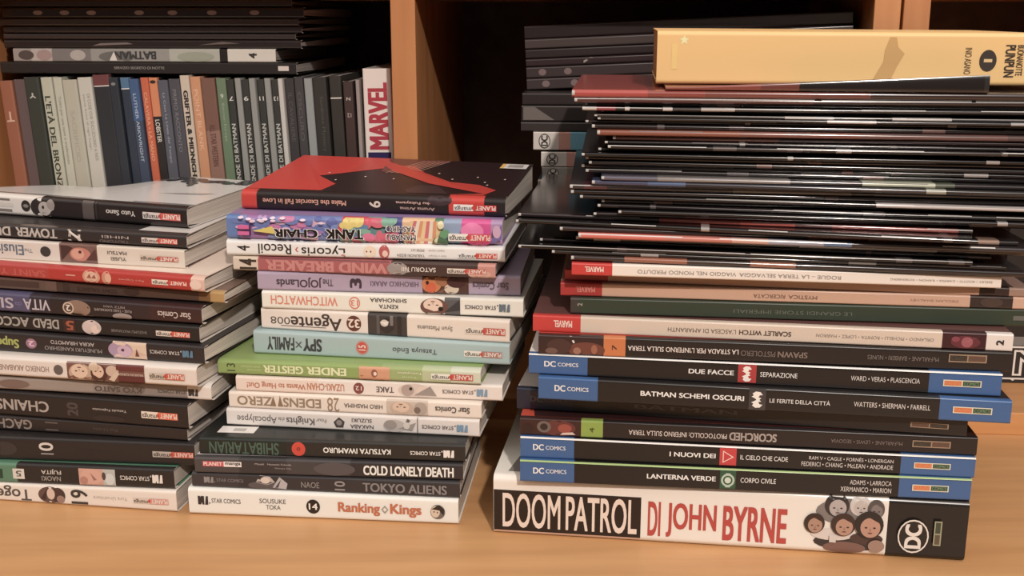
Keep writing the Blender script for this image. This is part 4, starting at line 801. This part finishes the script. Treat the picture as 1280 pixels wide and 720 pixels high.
stand(-.0345, .8, .0222, .2570, FR - .002, [(0, (224, 214, 206))],
      [('T', 'MARVEL', 12.5, 73.5, .16, .86, (176, 50, 66), 180, .06), ('R', 76, 290, .0, 1, (52, 44, 96))],
      'white spined standing book with large red capitals beside the divider', top=(226, 220, 212), name='hardcover_book')

# lying books on top of the standing row
def shelf_lying(xl, z, L, t, front, bands, prints, label, group, yaw=0, name='comic_paperback', tilt=0, span=(0, 100), D=.168, **kw):
    M = BC @ Matrix.Translation((xl, front, z)) @ Matrix.Rotation(math.radians(-yaw), 4, 'Z') @ Matrix.Rotation(math.radians(-tilt), 4, 'Y')
    return make_book(name, M, L, (0, 0), (t, t), span, bands, prints, D=D, label=label, group=group, r=kw.pop('r', .0012), bulge=.0002, paper=PAPER_V, rough=kw.pop('rough', .34), **kw)
G2 = 'books lying on the standing row'
z = ztop + .0003
shelf_lying(-.3365, z, .2440, .0090, .036, [(0, (52, 47, 46))], [('T', 'SERVIZIO SEGRETO DI NOTTE', 39, 56, .4, .62, (150, 146, 142), 0, .01), ('R', 94, 97.5, .3, .72, (206, 196, 188))], 'black book with tiny white lettering lying right on the standing row', G2)
z += .0092
make_book('comic_paperback', BC @ Matrix.Translation((-.3250, .037, z)), .2160, (0, 0), (.0104, .0104), (0, 100),
          [(0, (150, 142, 138)), (7, (176, 166, 162)), (15, (120, 116, 114)), (30, (146, 144, 140)), (60, (170, 172, 162)), (79, (46, 42, 42)), (82, (206, 202, 192))],
          [('E', 5, .5, 3, .36, (92, 82, 80)), ('E', 12, .5, 3, .4, (160, 136, 134)), ('E', 40, .4, 7, .4, (108, 108, 106)), ('E', 25, .5, 3, .4, (170, 164, 160)), ('T', 'BATMAN', 39, 55, .2, .8, (72, 72, 74), 180, .05), ('E', 70, .4, 7, .36, (150, 156, 140)), ('T', '4', 90, 93, .3, .7, (62, 56, 54), 90, .04), ('P', [(37, .1), (40, .1), (39, .8)], (210, 206, 200))],
          D=.168, r=.0012, bulge=.0002, paper=PAPER_V, label='grey pictorial book with a white numbered end lying on the black one', group=G2)
z += .0106
DKS = [(50, 41, 40), (66, 56, 54), (44, 36, 35), (72, 62, 60), (42, 34, 34), (52, 42, 42), (76, 60, 60), (58, 48, 48)]
LAB = ['lowest', 'second lowest', 'third lowest', 'middle', 'fifth lowest', 'sixth lowest']
tz = [.0066, .0048, .0052, .0058, .0080, .0060]
for k in range(6):
    t = tz[k]
    pr = [('P', [(30, .3), (44, .5), (42, .7), (33, .6)], (120, 108, 104)), ('P', [(66, .4), (80, .6), (74, .8)], (110, 98, 94))] if k == 0 else ([('E', u, .5, 1.6, .22, (140, 124, 120)) for u in (12, 21, 30, 46, 57, 70, 84)] if k == 4 else [])
    make_book('comic_paperback', BC @ Matrix.Translation((-.3340 + rnd.uniform(0, .004), .036 + rnd.uniform(0, .004), z)), .2440 + rnd.uniform(-.006, .002), (0, 0), (t, t), (0, 100), [(0, DKS[k])], pr,
              D=.168, r=.0016, bulge=.0, paper=PAPER_V, coat=.3, rough=.3, label='thin dark paperback lying above the grey pictorial book, %s of the dark ones' % LAB[k], group=G2)
    z += t + .0003

# ================================================================== BOOKCASE, MIDDLE COMPARTMENT: lying pile
G3 = 'books lying in the middle compartment'
z = .0183
LB = [  # left x, length, thickness, colour, label bits
 (.102, .235, .030), (.100, .235, .032), (.101, .235, .030), (.099, .235, .030), (.100, .235, .028)]
for k, (xl, L, t) in enumerate(LB):
    make_book('comic_paperback', BC @ Matrix.Translation((xl - .002, .030, z)), .22, (0, 0), (t, t), (0, 100), [(0, (58, 50, 50))], [], D=.168, r=.0015, bulge=0, paper=PAPER_V,
              label='thick dark book in shade behind the right pile, %s from the shelf' % ['first', 'second', 'third', 'fourth', 'fifth'][k], group=G3)
    z += t + .0002
def dcs(xl, t, numbers=None, lab='', salmon=True):
    global z
    if numbers: b = [(0, (150, 148, 146)), (4.2, (50, 46, 46)), (5.6, (150, 148, 146)), (13, (84, 80, 80)), (30, (60, 56, 56))]; p = [('T', numbers, .8, 3.4, .3, .75, (56, 52, 52), 90, .03)]
    else:
        b = [(0, (196, 188, 180)), (8.2, (196, 140, 126)), (12, (98, 160, 182)), (17.5, (70, 104, 126)), (22, (84, 130, 150)), (24, (56, 60, 66))] if salmon else [(0, (150, 144, 138)), (8.2, (130, 116, 108)), (12, (70, 64, 62))]
        p = [('E', 3.6, .5, 1.9, .42, (84, 78, 74)), ('E', 3.6, .5, 1.6, .35, (200, 192, 184)), ('T', 'DC', 2.5, 4.7, .22, .78, (56, 50, 48), 90, .06)]
        if salmon: p += [('P', [(11.4, 0), (12.8, 0), (12, .5), (12.4, 1), (11.2, 1)], (98, 160, 182)), ('P', [(16.5, 1), (18.5, .4), (19, 0), (22, 0), (21, 1)], (66, 98, 120))]
    make_book('comic_paperback', BC @ Matrix.Translation((xl, .003, z)), .234, (0, 0), (t, t), (0, 100), b, p, D=.168, r=.0008, bulge=0, paper=PAPER_V, label=lab, group=G3, rough=.4)
    z += t + .0003
dcs(.1022, .0120, '9', 'grey ended book with a dark number behind the right pile')
dcs(.1012, .0118, None, 'book with white and salmon emblem end, lowest of three behind the comics')
dcs(.1042, .0096, None, 'dim beige emblem ended book between the blue and salmon ones', False)
dcs(.1035, .0112, None, 'book with white, salmon and blue end, second from top of three')
z += .0012
dcs(.0975, .0135, None, 'book with white, salmon and blue end, topmost of three behind the comics')
for k, (xl, L, t, c, lab) in enumerate([(.0880,.248, .0072, (66, 58, 56), 'dark book with a pale left tip lying right on the blue ended ones'), (.0885,.248, .0120, (62, 54, 52), 'dark thick book under the striped pile behind the yellow book'),
                                        (.0890,.248, .0090, (54, 46, 46), 'dark book just level with the foot of the yellow book')]):
    make_book('comic_paperback', BC @ Matrix.Translation((xl, .004, z)), L, (0, 0), (t, t), (0, 100), [(0, c)], [('P', [(.5, .1), (10, .1), (4, .9), (.5, .9)], (110, 102, 98))] if k == 1 else [], D=.168, r=.0014, bulge=0, paper=PAPER_V, coat=.3, rough=.3, label=lab, group=G3)
    z += t + .0003
TL = 2.6
zt = z
for k, (t, c, pr, lab) in enumerate([
    (.0085, (72, 60, 60), [('T', 'BATMAN', 66, 82, .3, .7, (130, 112, 108), 180, .02), ('E', 6, .5, 1.2, .3, (120, 100, 100)), ('E', 15, .5, 1.2, .3, (120, 100, 100))], 'dark mauve book with grey lettering, lowest of the tilted ones behind the yellow book'),
    (.0085, (72, 60, 60), [('T', 'BATMAN', 64, 80, .3, .7, (130, 112, 108), 180, .02), ('E', 5, .5, 1.2, .3, (120, 100, 100)), ('E', 13, .5, 1.2, .3, (120, 100, 100))], 'dark mauve book with grey lettering, second of the tilted ones'),
    (.0058, (60, 44, 46), [('P', [(18, .2), (21, .9), (20, .9), (18, .5)], (150, 140, 134)), ('R', 46, 52, .3, .8, (130, 118, 112)), ('R', 54, 60, .3, .7, (104, 92, 88)), ('R', 68, 84, .4, .8, (126, 110, 104))], 'dark wine book with pale flecks among the tilted ones'),
    (.0070, (56, 46, 46), [], 'plain black book among the tilted ones behind the yellow book'),
    (.0072, (84, 72, 70), [], 'grey-brown book at the top of the tilted ones'),
    (.0100, (50, 40, 40), [], 'black book above the grey-brown tilted one')]):
    make_book('comic_paperback', BC @ Matrix.Translation((.0905 - .0004 * k, .032 + .001 * (k % 2), zt)) @ Matrix.Rotation(math.radians(-TL), 4, 'Y'), .246, (0, 0), (t, t), (0, 100), [(0, c)], pr, D=.168, r=.0014, bulge=0, paper=PAPER_V, coat=.3, rough=.3, label=lab, group=G3)
    zt += (t + .0003) / math.cos(math.radians(TL))

# ================================================================== right compartment: black book with white outlined capitals
q = empty('comic_paperback', BC @ Matrix.Translation((.4790, .075, .0182)))
tag(q, 'black book with white outlined capitals standing behind the right pile', 'book')
mb = MB(); mb.box(0, .17, 0, .0006, 0, .26, ink((46, 42, 42), .4))
off = [0]
PF = lambda u, v, o: (u, -o, v)
mb2 = [('R', .0, .17, .0030, .0045, (214, 210, 204)), ('P', [(.010, .0045), (.0125, .0045), (.0155, .0025), (.0140, .0018)], (214, 210, 204)),
       ('T', 'NV', .0130, .068, .0062, .0285, (222, 218, 212), 0, .06), ('T', 'NV', .0146, .0664, .0078, .0269, (52, 48, 48), 0, .0), ('R', .0, .17, .0302, .0318, (220, 216, 210)), ('R', .0, .17, .0325, .040, (120, 118, 116))]
do_prints(mb, mb2, PF, .4, 0)
mb.build('front_cover', q)
mb = MB(); mb.box(0, .17, .0132, .0138, 0, .26, ink((46, 42, 42), .4)); mb.build('back_cover', q)
mb = MB(); mb.box(.001, .1695, .0008, .0130, .001, .259, PAPER_V); mb.build('page_block', q)
mb = MB(); mb.box(-.0006, 0, 0, .0138, 0, .26, ink((46, 42, 42), .4)); mb.build('spine', q)
